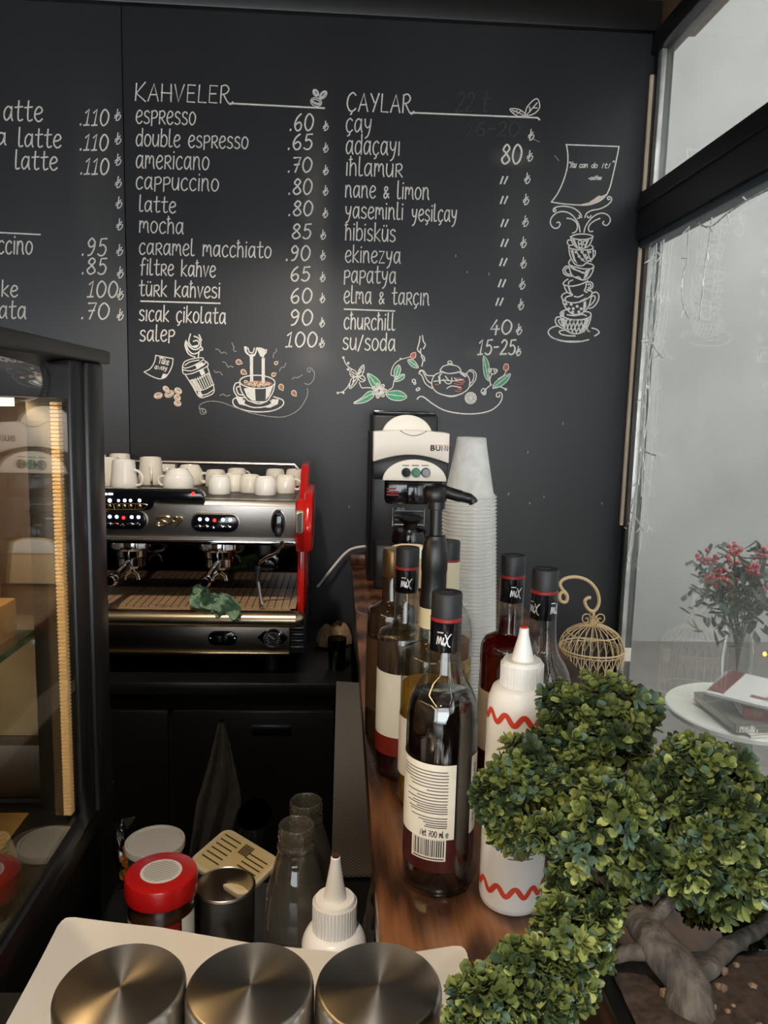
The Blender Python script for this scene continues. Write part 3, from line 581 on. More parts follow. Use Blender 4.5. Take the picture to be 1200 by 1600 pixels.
for k in range(3): S.append(Z4(cm([(480+k*70, 330), (530+k*60, 420), (590+k*40, 470)])))
S += [Z4(ell(x, y, 11, 10)) for x, y in ((355, 1000), (420, 1005), (495, 1030), (445, 1058), (390, 1060), (545, 1060), (515, 1098), (440, 1100), (480, 350), (520, 405), (560, 445), (555, 350), (595, 390), (620, 420), (650, 350))] + [Z4(ell(x, y, 22, 26)) for x, y in ((530, 230), (590, 235), (535, 270))]
F = [Z4(p) for p in ([(430, 195), (460, 190), (505, 290), (480, 285)], [(615, 195), (648, 188), (605, 290), (580, 300)], [(410, 325), (445, 325), (470, 440), (500, 500), (450, 455)], [(600, 580), (660, 565), (620, 660), (570, 695)], [(375, 780), (400, 785), (415, 840), (440, 880), (400, 860)], [(575, 975), (605, 960), (610, 1030), (565, 1120)], [(520, 965), (610, 915), (600, 940), (530, 975)], [(300, 1105), (335, 1095), (330, 1160), (292, 1150)], [(590, 1200), (650, 1180), (610, 1290), (550, 1345)], [(300, 1170), (340, 1185), (350, 1300), (318, 1260)])]
chalk('cup_tower_drawing', S, 2.0, fills=F)
# scuffs
random.seed(3)
S = [[(867, 243), (873, 251)], [(833, 217), (843, 222)]] + [[(x, y), (x+random.uniform(-1, 1), y+random.uniform(2, 4))] for x, y in ((880, 660), (825, 705), (850, 775), (795, 770), (828, 785), (940, 785), (545, 790), (730, 424), (764, 426), (712, 398))]
chalk('scuff', S, 1.2, 'chalkdim')
# ------------------------------------------------------------------ counters and bar
M['steel'] = mat('brushed steel', (176, 168, 160), .34, 1, noise=(40, .12, (1, 1, 30)))
M['darksteel'] = mat('dark brushed steel', (112, 104, 96), .34, 1, noise=(40, .15, (1, 1, 30)))
M['mirror'] = mat('polished dark steel', (88, 84, 82), .06, 1)
M['chrome'] = mat('chrome', (225, 225, 228), .08, 1)
M['goldmetal'] = mat('gilt metal', (214, 190, 140), .2, 1)
M['black'] = mat('black plastic', (20, 20, 22), .35)
M['blackgloss'] = mat('gloss black plastic', (12, 13, 18), .12, coat=.3)
M['blacklac'] = mat('black lacquered board', (17, 16, 15), .32, noise=(5, .3))
M['red'] = mat('gloss red plastic', (178, 26, 22), .18, coat=.5)
M['tan'] = mat('stained drip grate', (132, 104, 74), .45, noise=(12, .3, (1, 14, 1), (168, 138, 104)))
M['porcelain'] = mat('cream porcelain', (236, 232, 224), .14, coat=.4)
M['porcelain2'] = mat('ivory porcelain', (228, 221, 207), .16, coat=.4)
M['ledw'] = mat('white led', (230, 240, 255), .5, emit=(190, 215, 255), estr=9)
M['ledr'] = mat('red led', (255, 40, 30), .5, emit=(255, 25, 18), estr=7)
M['wood'] = None
def wood_mat():
    m = bpy.data.materials.new('varnished walnut'); m.use_nodes = True; nt = m.node_tree; b = nt.nodes['Principled BSDF']; N = nt.nodes.new; L = nt.links.new
    tc = N('ShaderNodeTexCoord'); mp = N('ShaderNodeMapping'); mp.inputs['Scale'].default_value = (9, 1.5, 1); L(tc.outputs['Object'], mp.inputs[0])
    n = N('ShaderNodeTexNoise'); n.inputs['Scale'].default_value = 1.6; n.inputs['Detail'].default_value = 3; L(mp.outputs[0], n.inputs[0])
    w = N('ShaderNodeTexWave'); w.wave_type = 'RINGS'; w.inputs['Scale'].default_value = 2.2; w.inputs['Distortion'].default_value = 7; w.inputs['Detail'].default_value = 3; w.inputs['Detail Scale'].default_value = .8; L(mp.outputs[0], w.inputs[0])
    f = N('ShaderNodeTexNoise'); f.inputs['Scale'].default_value = 60; m2 = N('ShaderNodeMapping'); m2.inputs['Scale'].default_value = (4, .25, 1); L(tc.outputs['Object'], m2.inputs[0]); L(m2.outputs[0], f.inputs[0])
    mx = N('ShaderNodeMix'); mx.data_type = 'FLOAT'; mx.inputs[0].default_value = .38; L(w.outputs['Fac'], mx.inputs[2]); L(f.outputs[0], mx.inputs[3])
    rp = N('ShaderNodeValToRGB'); e = rp.color_ramp.elements; e[0].position = .18; e[1].position = .85
    e[0].color = (*lin((50, 30, 19)), 1); e[1].color = (*lin((122, 82, 53)), 1); x = e.new(.5); x.color = (*lin((88, 56, 36)), 1)
    L(mx.outputs[0], rp.inputs[0]); L(rp.outputs[0], b.inputs['Base Color']); b.inputs['Roughness'].default_value = .26; b.inputs['Coat Weight'].default_value = .3
    bp = N('ShaderNodeBump'); bp.inputs['Strength'].default_value = .08; L(mx.outputs[0], bp.inputs['Height']); L(bp.outputs[0], b.inputs['Normal'])
    return m
M['wood'] = wood_mat()
bar = thing('bar_counter', 'varnished dark walnut bar top running from the tray to the chalkboard wall', 'bar counter', (.25, 1.2, 0))
o = MB(); o.prism([(.045, .15, BZ-.04), (.47, .15, BZ-.04), (.47, YW-.004, BZ-.04), (.034, YW-.004, BZ-.04)], (0, 0, .04), .004); o.build('bar_top', M['wood'], bar)
MB().bb((.06, .2, 0), (.44, YW-.004, BZ-.04)).build('bar_body', M['blacklac'], bar)
MB().bb((.030, YW-.028, BZ+.0005), (.47, YW-.002, BZ+.034), .003).build('trim_5', M['wood'])['kind'] = 'structure'
# work counters behind the bar
wc = thing('back_counter', 'black counter with cupboard doors under the espresso machine', 'counter', (-1.0, 2.1, 0))
o = MB(); o.bb((-2.4, 1.85, LZ-.035), (.034, YW-.004, LZ-.004), .003); o.build('worktop', M['blacklac'], wc)
MB().bb((-2.4, 1.885, .08), (.034, YW-.004, LZ-.035)).build('cabinet_body', M['black'], wc)
for x0, x1 in ((-1.45, -1.0), (-.99, -.43), (-.42, -.01)):
    MB().bb((x0, 1.868, .14), (x1, 1.887, LZ-.085), .004).build('door', mat('black door', (17, 15, 14), .3, noise=(4, .3)), wc)
    MB().bb((x0+.2, 1.856, LZ-.13), (x0+.3, 1.868, LZ-.12), .003).build('door_handle', M['black'], wc)
side = thing('side_counter', 'low black work counter running beneath the bar top', 'counter', (.02, 1.4, 0))
MB().bb((-.004, 1.04, 0), (.058, 1.845, LZ-.004)).build('carcass', M['blacklac'], side)
shown = thing('display_counter', 'black counter under the glass display case on the left', 'counter', (-.9, .4, 0))
o = MB(); o.bb((-1.6, -.1, 1.065-.03), (CX, 1.04, 1.065), .003); o.build('ledge', M['blacklac'], shown)
o = MB(); o.bb((-1.6, -.05, 0), (CX-.02, 1.03, 1.035)); o.build('carcass', M['blacklac'], shown)
front = thing('front_counter', 'black service counter carrying the white tray', 'counter', (-.13, .4, 0))
o = MB(); o.bb((CX+.010, -.1, BZ-.04), (.041, .605, BZ-.002), .003); o.build('worktop', M['blacklac'], front)
o = MB(); o.bb((CX+.002, .60, LZ-.03), (.055, 1.035, LZ), .002); o.bb((CX+.002, .05, 0), (.055, 1.0, LZ-.03)); o.build('work_shelf', M['blacklac'], front)
# grey mesh mat on the low counter
def matfn(u, v):
    return Vector((-.006+.062*u, 1.045+.80*v, LZ+.004+.004*sin(v*17)*u))
mm = mat('grey mesh vinyl', (112, 104, 96), .75, bump=(900, .5))
def mesh_vinyl():
    nt = mm.node_tree; b = nt.nodes['Principled BSDF']; N = nt.nodes.new
    tc = N('ShaderNodeTexCoord'); ck = N('ShaderNodeTexChecker'); ck.inputs['Scale'].default_value = 260
    ck.inputs[1].default_value = (*lin((104, 97, 89)), 1); ck.inputs[2].default_value = (*lin((70, 65, 60)), 1)
    nt.links.new(tc.outputs['Object'], ck.inputs[0]); nt.links.new(ck.outputs[0], b.inputs['Base Color'])
mesh_vinyl()
o = MB(); o.grid(matfn, 4, 40); r = bmesh.ops.extrude_face_region(o.bm, geom=list(o.bm.faces)); bmesh.ops.translate(o.bm, vec=(0, 0, -.004), verts=[g for g in r['geom'] if isinstance(g, bmesh.types.BMVert)])
tag(o.build('mesh_mat', mm), 'long grey non-slip mesh mat beside the wooden bar edge', 'mat')

# ------------------------------------------------------------------ espresso machine
def q(X, Y, yy): return at_y(140+X/2.857, 640+Y/2.857, yy)
MY = 1.90
zt = at_y(300, 781, MY).z; zp0 = q(500, 578, MY).z; zlow1 = q(500, 955, MY).z; zlow0 = q(500, 1083, MY).z
zdrip = q(500, 884, MY-.02).z
XL, XR = -.86, q(921, 480, MY).x
em = thing('espresso_machine', 'red-sided two-group steel espresso machine with cups on its top', 'espresso machine', ((XL+XR)/2, 2.12, LZ))
o = MB()   # stainless front panel, leaning back a little
o.prism([(XL, MY+.004, zp0), (XL, MY, zt-.012), (XL, MY+.010, zt), (XL, MY+.055, zt), (XL, MY+.055, zp0)], (XR-XL, 0, 0), .003)
o.build('front_panel', M['steel'], em)
o = MB(); o.bb((XL, MY-.004, zp0-.014), (XR, MY+.06, zp0), .004); o.build('front_trim', M['chrome'], em)
o = MB(); o.bb((XL, MY+.055, zp0), (XR, 2.34, zt-.012)); o.build('boiler_housing', M['darksteel'], em)
o = MB()   # cup tray: slatted grille
o.bb((XL, MY+.05, zt-.012), (XR, 2.34, zt-.004))
for k in range(58):
    y = MY+.06+k*.0048; o.bb((XL+.01, y, zt-.004), (XR-.01, y+.0026, zt)) if k % 6 else None
o.build('cup_grille', M['darksteel'], em)
o = MB()
ra, rb = at_y(140+335/2.857, 640+232/2.857, 2.33), at_y(140+915/2.857, 640+246/2.857, 2.33)
o.tube([(XL, 2.33, rb.z), (rb.x, 2.33, rb.z), (rb.x+.012, 2.325, rb.z-.012), (rb.x+.012, 2.32, zt)], .006, 10)
for x in (XL+.05, -.5): o.tube([(x, 2.33, zt), (x, 2.33, rb.z)], .004, 8)
o.build('cup_rail', M['steel'], em)
o = MB(); o.bb((XL, 2.10, zdrip-.01), (XR, 2.34, zp0)); o.build('backsplash', M['mirror'], em)
o = MB(); o.bb((XL, MY-.015, zlow1), (XR, 2.34, zdrip-.018)); o.build('drip_body', M['darksteel'], em)
o = MB(); o.bb((XL, MY-.01, zdrip-.018), (XR-.012, 2.10, zdrip-.006))
for k in range(40):
    x = XL+.01+k*.0185; o.bb((x, MY, zdrip-.006), (x+.016, 2.098, zdrip-.001))
o.build('drip_grate', M['tan'], em)
o = MB()   # rounded rail along the drip tray
prof = ell(0, 0, .026, .021, 0, 18)
pz = (zlow1+zdrip)/2-.004
o.prism([(XL, MY-.02+a, pz+b) for a, b in prof[:-1]], (XR-XL+.004, 0, 0))
o.lathe([(0, .022), (.010, .020), (.018, .012), (.021, 0)], (XR+.004, MY-.02, pz), 18, Matrix.Rotation(pi/2, 4, 'Y'), sx=1, sy=1.24)
o.build('drip_rail', mat('worn brassy steel', (168, 150, 124), .3, 1, noise=(30, .15, (1, 1, 20))), em)
o = MB(); o.bb((XL, MY-.004, zlow0), (XR-.012, 2.34, zlow1-.002), .003); o.build('lower_panel', M['darksteel'], em)
o = MB(); o.bb((XL, MY-.009, zlow0-.004), (XR-.012, MY+.01, zlow0+.003), .0015); o.build('lower_trim', M['goldmetal'], em)
o = MB()
for k in range(4): o.bb((XR-.012, MY-.012+k*.002, zlow0+.012+k*.016), (XR+.026, 2.2, zlow0+.023+k*.016), .004)
o.bb((XR-.010, MY, zlow0), (XR+.022, 2.30, zlow1)); o.build('corner_fins', M['black'], em)
for x in (XL+.08, XR-.06):
    for y in (1.95, 2.28): MB().lathe([(0, 0), (.02, 0), (.024, .01), (.018, zlow0-LZ+.004), (0, zlow0-LZ+.004)], (x, y, LZ-.004), 16).build('foot', M['black'], em)
# red side with fin
def yz(Pts): return [(XR, y, z) for y, z in Pts]
o = MB()
side_prof = [(1.885, zp0+.0), (1.880, zp0+.055), (1.886, zt-.03), (1.92, zt+.005), (2.0, zt-.01), (2.12, zt+.075), (2.22, zt+.078), (2.30, zt+.02), (2.33, zt-.10), (2.33, zlow1+.06), (2.2, zlow1), (2.06, zlow1-.0), (2.03, zlow1+.06), (2.02, zp0-.03), (1.90, zp0-.03)]
o.prism(yz(side_prof), (.022, 0, 0), .005)
o.prism([(XR+.018, y, z) for y, z in ((1.888, zp0-.028), (1.875, zp0+.03), (1.878, zt-.05), (1.90, zt-.01), (1.95, zt+.02), (2.06, zt+.03), (2.1, zt-.06), (2.02, zp0-.03))], (.024, 0, 0), .009)
o.bb((XR+.002, 1.935, zlow1+.0), (XR+.022, 1.975, zp0-.01), .008)
o.build('side_panel', M['red'], em)
o = MB(); o.mi = 0
a, b = q(921, 450, 1.876), q(965, 553, 1.876)
o.bb((a.x, 1.870, b.z), (b.x-.006, 1.892, a.z), .006)
gp = mat('ribbed metal insert', (196, 186, 160), .35, .8, bump=(500, .4)); o.build('side_insert', gp, em)
o = MB()
for k in range(15):
    z = b.z+.004+k*(a.z-b.z-.008)/15; o.box((a.x*.5+b.x*.5-.003, 1.8695, z), (b.x-a.x-.012, .003, .0018), 0, Matrix.Rotation(-.5, 3, 'Y'))
o.build('insert_ribs', M['black'], em)
# keypads
def capsule(mb, x0, x1, z0, z1, y0, y1, bev=.003):
    r = (z1-z0)/2; cz = (z0+z1)/2; P = [(x0+r+r*cos(t), y1, cz+r*sin(t)) for t in [pi/2+k*pi/12 for k in range(13)]]+[(x1-r+r*cos(t), y1, cz+r*sin(t)) for t in [-pi/2+k*pi/12 for k in range(13)]]
    mb.prism(P, (0, y0-y1, 0), bev)
for X0, X1, Y0, Y1, ring in ((57, 258, 450, 535, 1), (455, 667, 462, 546, 1)):
    a, b = q(X0, Y0, MY), q(X1, Y1, MY)
    kp = MB(); capsule(kp, a.x, b.x, b.z, a.z, MY-.010, MY+.004); k_ = kp.build('keypad', M['blackgloss'], em)
    o = MB(); capsule(o, a.x-.003, b.x+.003, b.z-.003, a.z+.003, MY-.003, MY+.004, .001); o.build('keypad_rim', M['steel'], k_)
    w_ = b.x-a.x; cz = (a.z+b.z)/2
    for k in range(5):
        x = a.x+w_*(.19+k*.153)+(.003 if k > 2 else 0)
        MB().lathe([(0, .003), (.0032, .0022), (.0042, 0)], (x, MY-.010, cz+.009-(.002 if k == 2 else 0)), 12, Matrix.Rotation(pi/2, 4, 'X')).build('indicator_led', M['ledr' if k == 2 else 'ledw'], k_)
        MB().lathe([(0, .004), (.006, .003), (.0085, 0)], (x-.004, MY-.010, cz-.009-(.003 if k == 2 else 0)), 16, Matrix.Rotation(pi/2, 4, 'X'), sx=1 if k != 2 else .7, sy=.55).build('push_button', M['chrome'], k_)
# script emblem
def zq(X, Y, yy): return at_y(140+X/6, 690+Y/6, yy)
o = MB()
for st in ([(742, 712), (720, 703), (690, 708), (672, 725), (690, 742), (715, 752), (720, 770), (695, 785), (655, 788), (632, 775), (640, 762), (655, 765)], [(840, 720), (815, 706), (785, 716), (780, 738), (800, 745), (830, 735), (845, 715), (862, 712), (868, 730), (840, 760), (805, 785), (790, 790)], [(632, 730), (640, 712), (670, 705), (720, 700), (750, 706)], [(740, 780), (790, 740), (830, 700)]):
    o.tube([zq(x, y, MY-.003) for x, y in catmull(st, 4)], .0022, 6)
o.build('emblem', M['goldmetal'], em)
# dark display block
o = MB()
P = [zq(x, y, MY-.012) for x, y in ((0, 440), (990, 452), (1045, 478), (1072, 520), (1068, 550), (640, 545), (612, 560), (590, 615), (560, 640), (520, 648), (0, 645))]
P = [Vector((p.x if i not in (0, 10) else XL+.25, p.y, p.z)) for i, p in enumerate(P)]
o.prism(P, (0, .04, 0), .003); dsp = o.build('display', M['blackgloss'], em)
for x0, y0, x1, y1 in ((122, 482, 162, 500), (176, 482, 216, 500)):
    a, b = zq(x0, y0, MY-.0135), zq(x1, y1, MY-.0135); MB().bb((a.x, MY-.0145, b.z), (b.x, MY-.0125, a.z)).build('readout', M['ledw'], dsp)
for x, r in ((188, .004), (270, .0026), (328, .0034), (382, .003), (467, .0034)):
    p = zq(x, 553, MY-.013); MB().lathe([(0, .002), (r, .0015), (r*1.2, 0)], (p.x, MY-.0120, p.z), 12, Matrix.Rotation(pi/2, 4, 'X')).build('indicator_led', M['ledw'], dsp)
p = zq(970, 490, MY-.013); MB().lathe([(0, .002), (.0035, .0015), (.0045, 0)], (p.x, MY-.0120, p.z), 12, Matrix.Rotation(pi/2, 4, 'X')).build('indicator_led', M['ledr'], dsp)
o = MB()
o.tube([zq(x, y, MY-.0135) for x, y in catmull([(130, 588), (320, 584), (525, 588), (525, 615), (490, 634), (320, 636), (160, 634), (130, 615), (128, 590)], 4)], .0011, 6)
for X in (225, 432): o.tube([zq(X, 588, MY-.0135), zq(X+(10 if X < 300 else -8), 634, MY-.0135)], .0011, 6)
for X in (185, 270, 325, 382, 467): o.lathe([(0, .002), (.004, .001), (.005, 0)], zq(X, 606, MY-.013), 12, Matrix.Rotation(pi/2, 4, 'X'))
o.build('button_row', M['goldmetal'], dsp)
# steam knob
a, b = q(815, 447, MY), q(872, 572, MY)
def oval(cx, cz, rx, rz, y0, y1, name, m, bev=.004):
    mb = MB(); mb.prism([(x, y1, z) for x, z in ell(cx, cz, rx, rz, 0, 28)[:-1]], (0, y0-y1, 0), bev); return mb.build(name, m, em)
cx_, cz_ = (a.x+b.x)/2, (a.z+b.z)/2+.004; rx_, rz_ = (b.x-a.x)/2, (a.z-b.z)/2-.004
oval(cx_, cz_, rx_+.0025, rz_+.0025, MY-.006, MY+.001, 'lever_rim', M['chrome'], .001)
oval(cx_, cz_, rx_, rz_, MY-.014, MY+.002, 'steam_lever', M['blackgloss'])
o = MB(); o.bb((cx_-.008, MY-.026, cz_-rz_-.004), (cx_+.009, MY-.010, cz_-rz_*.25), .005); o.build('lever_tip', M['black'], em)
o = MB(); o.bb((cx_-.007, MY-.020, cz_+rz_*.55), (cx_+.007, MY-.012, cz_+rz_*.85), .003); o.build('lever_cap', M['black'], em)
# groups and portafilters
for cx in (188, 580, -210):
    c = q(cx, 600, 1.985); 
    o = MB(); o.lathe([(0, zp0-.012), (.052, zp0-.012), (.054, zp0-.02), (.054, zp0-.036), (.047, zp0-.042), (.040, zp0-.044), (.038, zp0-.06), (.03, zp0-.066), (0, zp0-.066)], (c.x, 1.985, 0), 32); g = o.build('group_head', M['chrome'], em)
    o = MB(); o.lathe([(0, -.0), (.036, 0), (.036, -.02), (.028, -.028), (0, -.03)], (c.x, 1.985, zp0-.064), 28)
    o.tube([(c.x, 1.95, zp0-.075), (c.x-.01, 1.90, zp0-.088), (c.x-.012, 1.87, zp0-.096)], [.009, .009, .011], 12)
    o.tube([(c.x, 1.985, zp0-.09), (c.x, 1.985, zp0-.104)], .008, 10)
    o.tube([(c.x, 1.985, zp0-.10), (c.x+.016, 1.98, zp0-.112), (c.x+.018, 1.98, zp0-.124)], .005, 10)
    o.tube([(c.x, 1.985, zp0-.10), (c.x-.016, 1.98, zp0-.112), (c.x-.018, 1.98, zp0-.124)], .005, 10)
    o.build('portafilter', M['chrome'], em)
    MB().lathe([(0, -.016), (.010, -.013), (.0145, -.004), (.0145, .01), (.010, .02), (0, .02)], (c.x-.014, 1.862, zp0-.098), 20, Matrix.Rotation(pi/2, 4, 'X')).build('portafilter_knob', M['chrome'], em)
# steam wand, tap
o = MB(); o.tube([q(x, y, 1.885) for x, y in catmull([(862, 585), (858, 612), (835, 640), (790, 660), (760, 685), (752, 720)], 5)], .0042, 10); o.build('steam_wand', M['chrome'], em)
o = MB(); o.tube([q(752, 700, 1.885), q(748, 765, 1.885)], [.007, .0075], 12); o.build('wand_grip', M['black'], em)
o = MB(); o.tube([q(751, 765, 1.885), q(762, 845, 1.885), q(770, 868, 1.885)], [.0042, .0042, .005], 10); o.build('wand_tip', M['steel'], em)
c = q(790, 692, 2.07)
o = MB(); o.lathe([(0, .012), (.018, .010), (.022, 0), (.022, -.03), (0, -.03)], c, 20, Matrix.Rotation(pi/2, 4, 'X'), sx=1.3, sy=.8); o.build('water_tap', M['blackgloss'], em)
# lower panel details
a, b = q(530, 985, MY), q(660, 1050, MY)
o = MB(); capsule(o, a.x, b.x, b.z, a.z, MY-.010, MY); sw = o.build('switch_plate', M['blackgloss'], em)
for x in (a.x+.006, b.x-.006): MB().lathe([(0, .002), (.003, .001), (.0035, 0)], (x, MY-.010, (a.z+b.z)/2), 10, Matrix.Rotation(pi/2, 4, 'X')).build('screw', M['chrome'], sw)
o = MB()
for k in (-1, 1): o.box(((a.x+b.x)/2+k*.008, MY-.012, (a.z+b.z)/2), (.013, .006, .017), .002)
o.build('rocker_switch', M['black'], sw)
c = q(820, 1015, MY)
o = MB(); o.prism([(c.x-.040, MY-.004, c.z), (c.x-.024, MY-.004, c.z+.016), (c.x, MY-.004, c.z+.0225), (c.x+.024, MY-.004, c.z+.016), (c.x+.038, MY-.004, c.z), (c.x+.024, MY-.004, c.z-.016), (c.x, MY-.004, c.z-.0225), (c.x-.024, MY-.004, c.z-.016)], (0, -.003, 0), .001); gd = o.build('gauge_plate', M['blackgloss'], em)
o = MB(); o.lathe([(.0185, 0), (.0235, 0), (.0235, .010), (.020, .013), (.0185, .010)], (c.x, MY-.006, c.z), 32, Matrix.Rotation(pi/2, 4, 'X')); o.build('gauge_ring', M['chrome'], gd)
o = MB(); o.lathe([(0, .004), (.019, .004)], (c.x, MY-.006, c.z), 28, Matrix.Rotation(pi/2, 4, 'X')); o.build('gauge_face', mat('gauge black', (24, 24, 24), .4), gd)
o = MB()
for k in range(13):
    t = radians(-135+k*22.5); o.box((c.x+.015*sin(t), MY-.0104, c.z+.015*cos(t)), (.0012, .0006, .004), 0, Matrix.Rotation(t, 3, 'Y'))
o.box((c.x-.004, MY-.0108, c.z+.003), (.0014, .0006, .018), 0, Matrix.Rotation(-.9, 3, 'Y')); o.build('gauge_needle', M['porcelain'], gd)

# ------------------------------------------------------------------ cups on the machine (all upside down)
def mug(kind, white):
    r0, r1, h = {'tall': (.029, .037, .078), 'bowl': (.026, .043, .056), 'espresso': (.024, .030, .047)}[kind]
    pm = M['porcelain'] if white else M['porcelain2']
    name = {'tall': 'latte_mug', 'bowl': 'cappuccino_cup', 'espresso': 'espresso_cup'}[kind]
    t = thing(name, 'x', 'cup', (0, 0, 0))
    if kind == 'tall': prof = [(r0*.8, h-.003), (r0*.86, h), (r0, h), (r0+.001, h-.004), (r0+.0035, h*.6), (r1-.001, h*.25), (r1, .002), (r1-.001, 0), (r1-.004, 0), (r1-.005, .01), (r0-.004, h-.012), (0, h-.012)]
    elif kind == 'bowl': prof = [(r0*.85, h-.003), (r0*.9, h), (r0, h), (r0+.002, h-.003), (r1-.006, h*.68), (r1-.004, h*.62), (r1-.001, h*.3), (r1, .002), (r1-.001, 0), (r1-.004, 0), (r1-.006, h*.5), (r0-.004, h-.012), (0, h-.012)]
    else: prof = [(r0*.85, h-.002), (r0*.9, h), (r0+.001, h-.001), (r1-.003, h*.83), (r1-.001, h*.6), (r1, .002), (r1-.001, 0), (r1-.0035, 0), (r1-.005, h*.6), (r0-.004, h-.01), (0, h-.01)]
    prof = [(0, prof[0][1])]+prof
    MB().lathe(prof, (0, 0, 0), 36).build('cup_body', pm, t)
    k = h*.42; z0 = h*.5
    if kind == 'tall': H = [(r0+.002, 0, h*.66), (r1+.008, 0, h*.60), (r1+.017, 0, h*.40), (r1+.014, 0, h*.18), (r1-.001, 0, h*.12)]
    elif kind == 'bowl': H = [(r1-.004, 0, h*.62), (r1+.010, 0, h*.58), (r1+.016, 0, h*.4), (r1+.010, 0, h*.2), (r1-.001, 0, h*.18)]
    else: H = [(r1-.003, 0, h*.8), (r1+.008, 0, h*.74), (r1+.014, 0, h*.5), (r1+.009, 0, h*.24), (r1-.001, 0, h*.22)]
    MB().tube(catmull(H, 5), .0038 if kind != 'espresso' else .0032, 10).build('handle', pm, t)
    return t
protos = {}
def put_cup(kind, px, row, rz, label, white=False, dy=0):
    p = at_z(px, row, zt); key = (kind, white)
    if key not in protos: protos[key] = mug(kind, white); c = protos[key]
    else: c = copy_tree(protos[key])
    c.location = (p.x, p.y+dy, zt); c.rotation_euler = (0, 0, radians(rz)); c['label'] = label; c['group'] = 'upturned cups on the espresso machine'
    return c
put_cup('tall', 194, 763, -12, 'tall white latte mug at the front of the machine top, handle to its right', True)
put_cup('tall', 170, 758, 200, 'tall white latte mug half hidden by the display case post')
put_cup('tall', 236, 756, -75, 'tall white latte mug standing alone behind the nearest mug')
put_cup('tall', 188, 749, 120, 'tall white latte mug at the rear left of the machine top')
put_cup('tall', 150, 751, 90, 'white latte mug mostly behind the display case post')
put_cup('bowl', 279, 764.5, 168, 'wide white cappuccino cup behind the red indicator light', True)
put_cup('bowl', 297, 756, -20, 'wide ivory cappuccino cup behind the front cappuccino cup')
put_cup('bowl', 262, 748, 30, 'wide ivory cappuccino cup at the back beside the tall mugs')
put_cup('espresso', 343, 771, 90, 'small white espresso cup, front left one on the bare grille', True)
put_cup('espresso', 337, 759.5, 185, 'small ivory espresso cup directly behind the front left espresso cup')
put_cup('espresso', 365, 766.5, 100, 'small ivory espresso cup touching the front left cup from behind right')
put_cup('espresso', 370, 756.5, 35, 'small ivory espresso cup at the back below the middle of the rail')
put_cup('espresso', 391, 768.5, 110, 'small ivory espresso cup in the middle of the front row')
put_cup('espresso', 414.5, 772.5, 95, 'small white espresso cup nearest the front edge, over the steel panel', True)
put_cup('espresso', 446, 769.5, -15, 'small ivory espresso cup with its handle facing the red side panel')
put_cup('espresso', 430, 757.5, 100, 'small ivory espresso cup behind the two front right cups')
put_cup('espresso', 461, 757.5, 70, 'small ivory espresso cup in the far right corner of the machine top')

# ------------------------------------------------------------------ green cloth on the drip tray
gm = mat('green cotton cloth', (140, 184, 140), .95, sheen=.3, noise=(60, .2, (1, 1, 1), (176, 212, 172)), bump=(350, .6))
rnd = random.Random(5)
A = [(455, 830), (500, 785), (575, 780), (585, 812), (635, 835), (650, 860), (630, 880), (683, 905), (655, 933), (600, 905), (540, 888), (480, 868)]
o = MB()
from mathutils import noise as mnoise
def clothfn(u, v):
    # strip running from the grate over the rail, folded
    X = 455+u*(215); Yc = 825+u*72; wdt = 44+26*sin(u*pi)+8*sin(u*9)
    y_ = Yc+(v-.5)*2*wdt*.85
    if u > .75: y_ += (u-.75)*40
    yy = 1.890-.040*max(0, (u-.2)/.8) + .008*sin(u*13+v*5)
    p = q(X+10*sin(v*7), y_, yy)
    n = mnoise.noise(Vector((u*5, v*4, 1.3)))*.012+mnoise.noise(Vector((u*13, v*9, 4)))*.006
    p += Vector((0, -abs(n)*1.6-.004, n*.8)); 
    return p
o.grid(clothfn, 46, 26)
r = bmesh.ops.solidify(o.bm, geom=list(o.bm.faces), thickness=.0018)
tag(o.build('cleaning_cloth', gm, smooth=80), 'crumpled green cloth lying over the drip tray of the espresso machine', 'cloth')
# mains cable from the machine to the bar end
o = MB(); o.tube([at_y(x, y, yy) for x, y, yy in catmull([(496, 917, 2.37), (503, 908, 2.37), (515, 893, 2.36), (540, 864, 2.375), (560, 855, 2.375), (592, 853, 2.36)], 6)], .0042, 8)
tag(o.build('power_cable', mat('white cable', (205, 202, 198), .5)), 'white power cable rising along the wall to the walnut bar end', 'cable')
# burlap bundle and dark glass at the corner of the back counter
def sack(u, v):
    c = q(1085, 1010, 2.16); a = 2*pi*u; zz = LZ+.002+.055*v
    rr = (.042+.006*sin(3*a+1)+.004*sin(7*a))*(1-.35*v**2 if v < .95 else .5)
    return Vector((c.x+rr*cos(a)*1.15, c.y+rr*sin(a), zz+.01*sin(2*a)*v))
o = MB(); o.grid(sack, 36, 12)
bmesh.ops.remove_doubles(o.bm, verts=o.bm.verts, dist=1e-5)
o.lathe([(0, LZ+.05), (.02, LZ+.053), (.025, LZ+.045)], q(1085, 1010, 2.16).to_2d().to_3d(), 16)
tag(o.build('burlap_bundle', mat('burlap', (170, 140, 104), .95, noise=(120, .3), bump=(600, .8)), smooth=80), 'small tan burlap bundle on the back counter beside the bar', 'cloth')
tg = thing('tumbler', 'small dark glass tumbler between the burlap bundle and the bar', 'glass', (.006, 1.96, LZ-.004))
MB().lathe([(0, .006), (.020, 0), (.022, .003), (.025, .085), (.0238, .085), (.021, .008), (0, .008)], (.006-.012, 1.96, LZ-.0038), 28).build('glass_body', glass('smoked glass', (150, 150, 146), .5, 1.5, 1.5), tg)
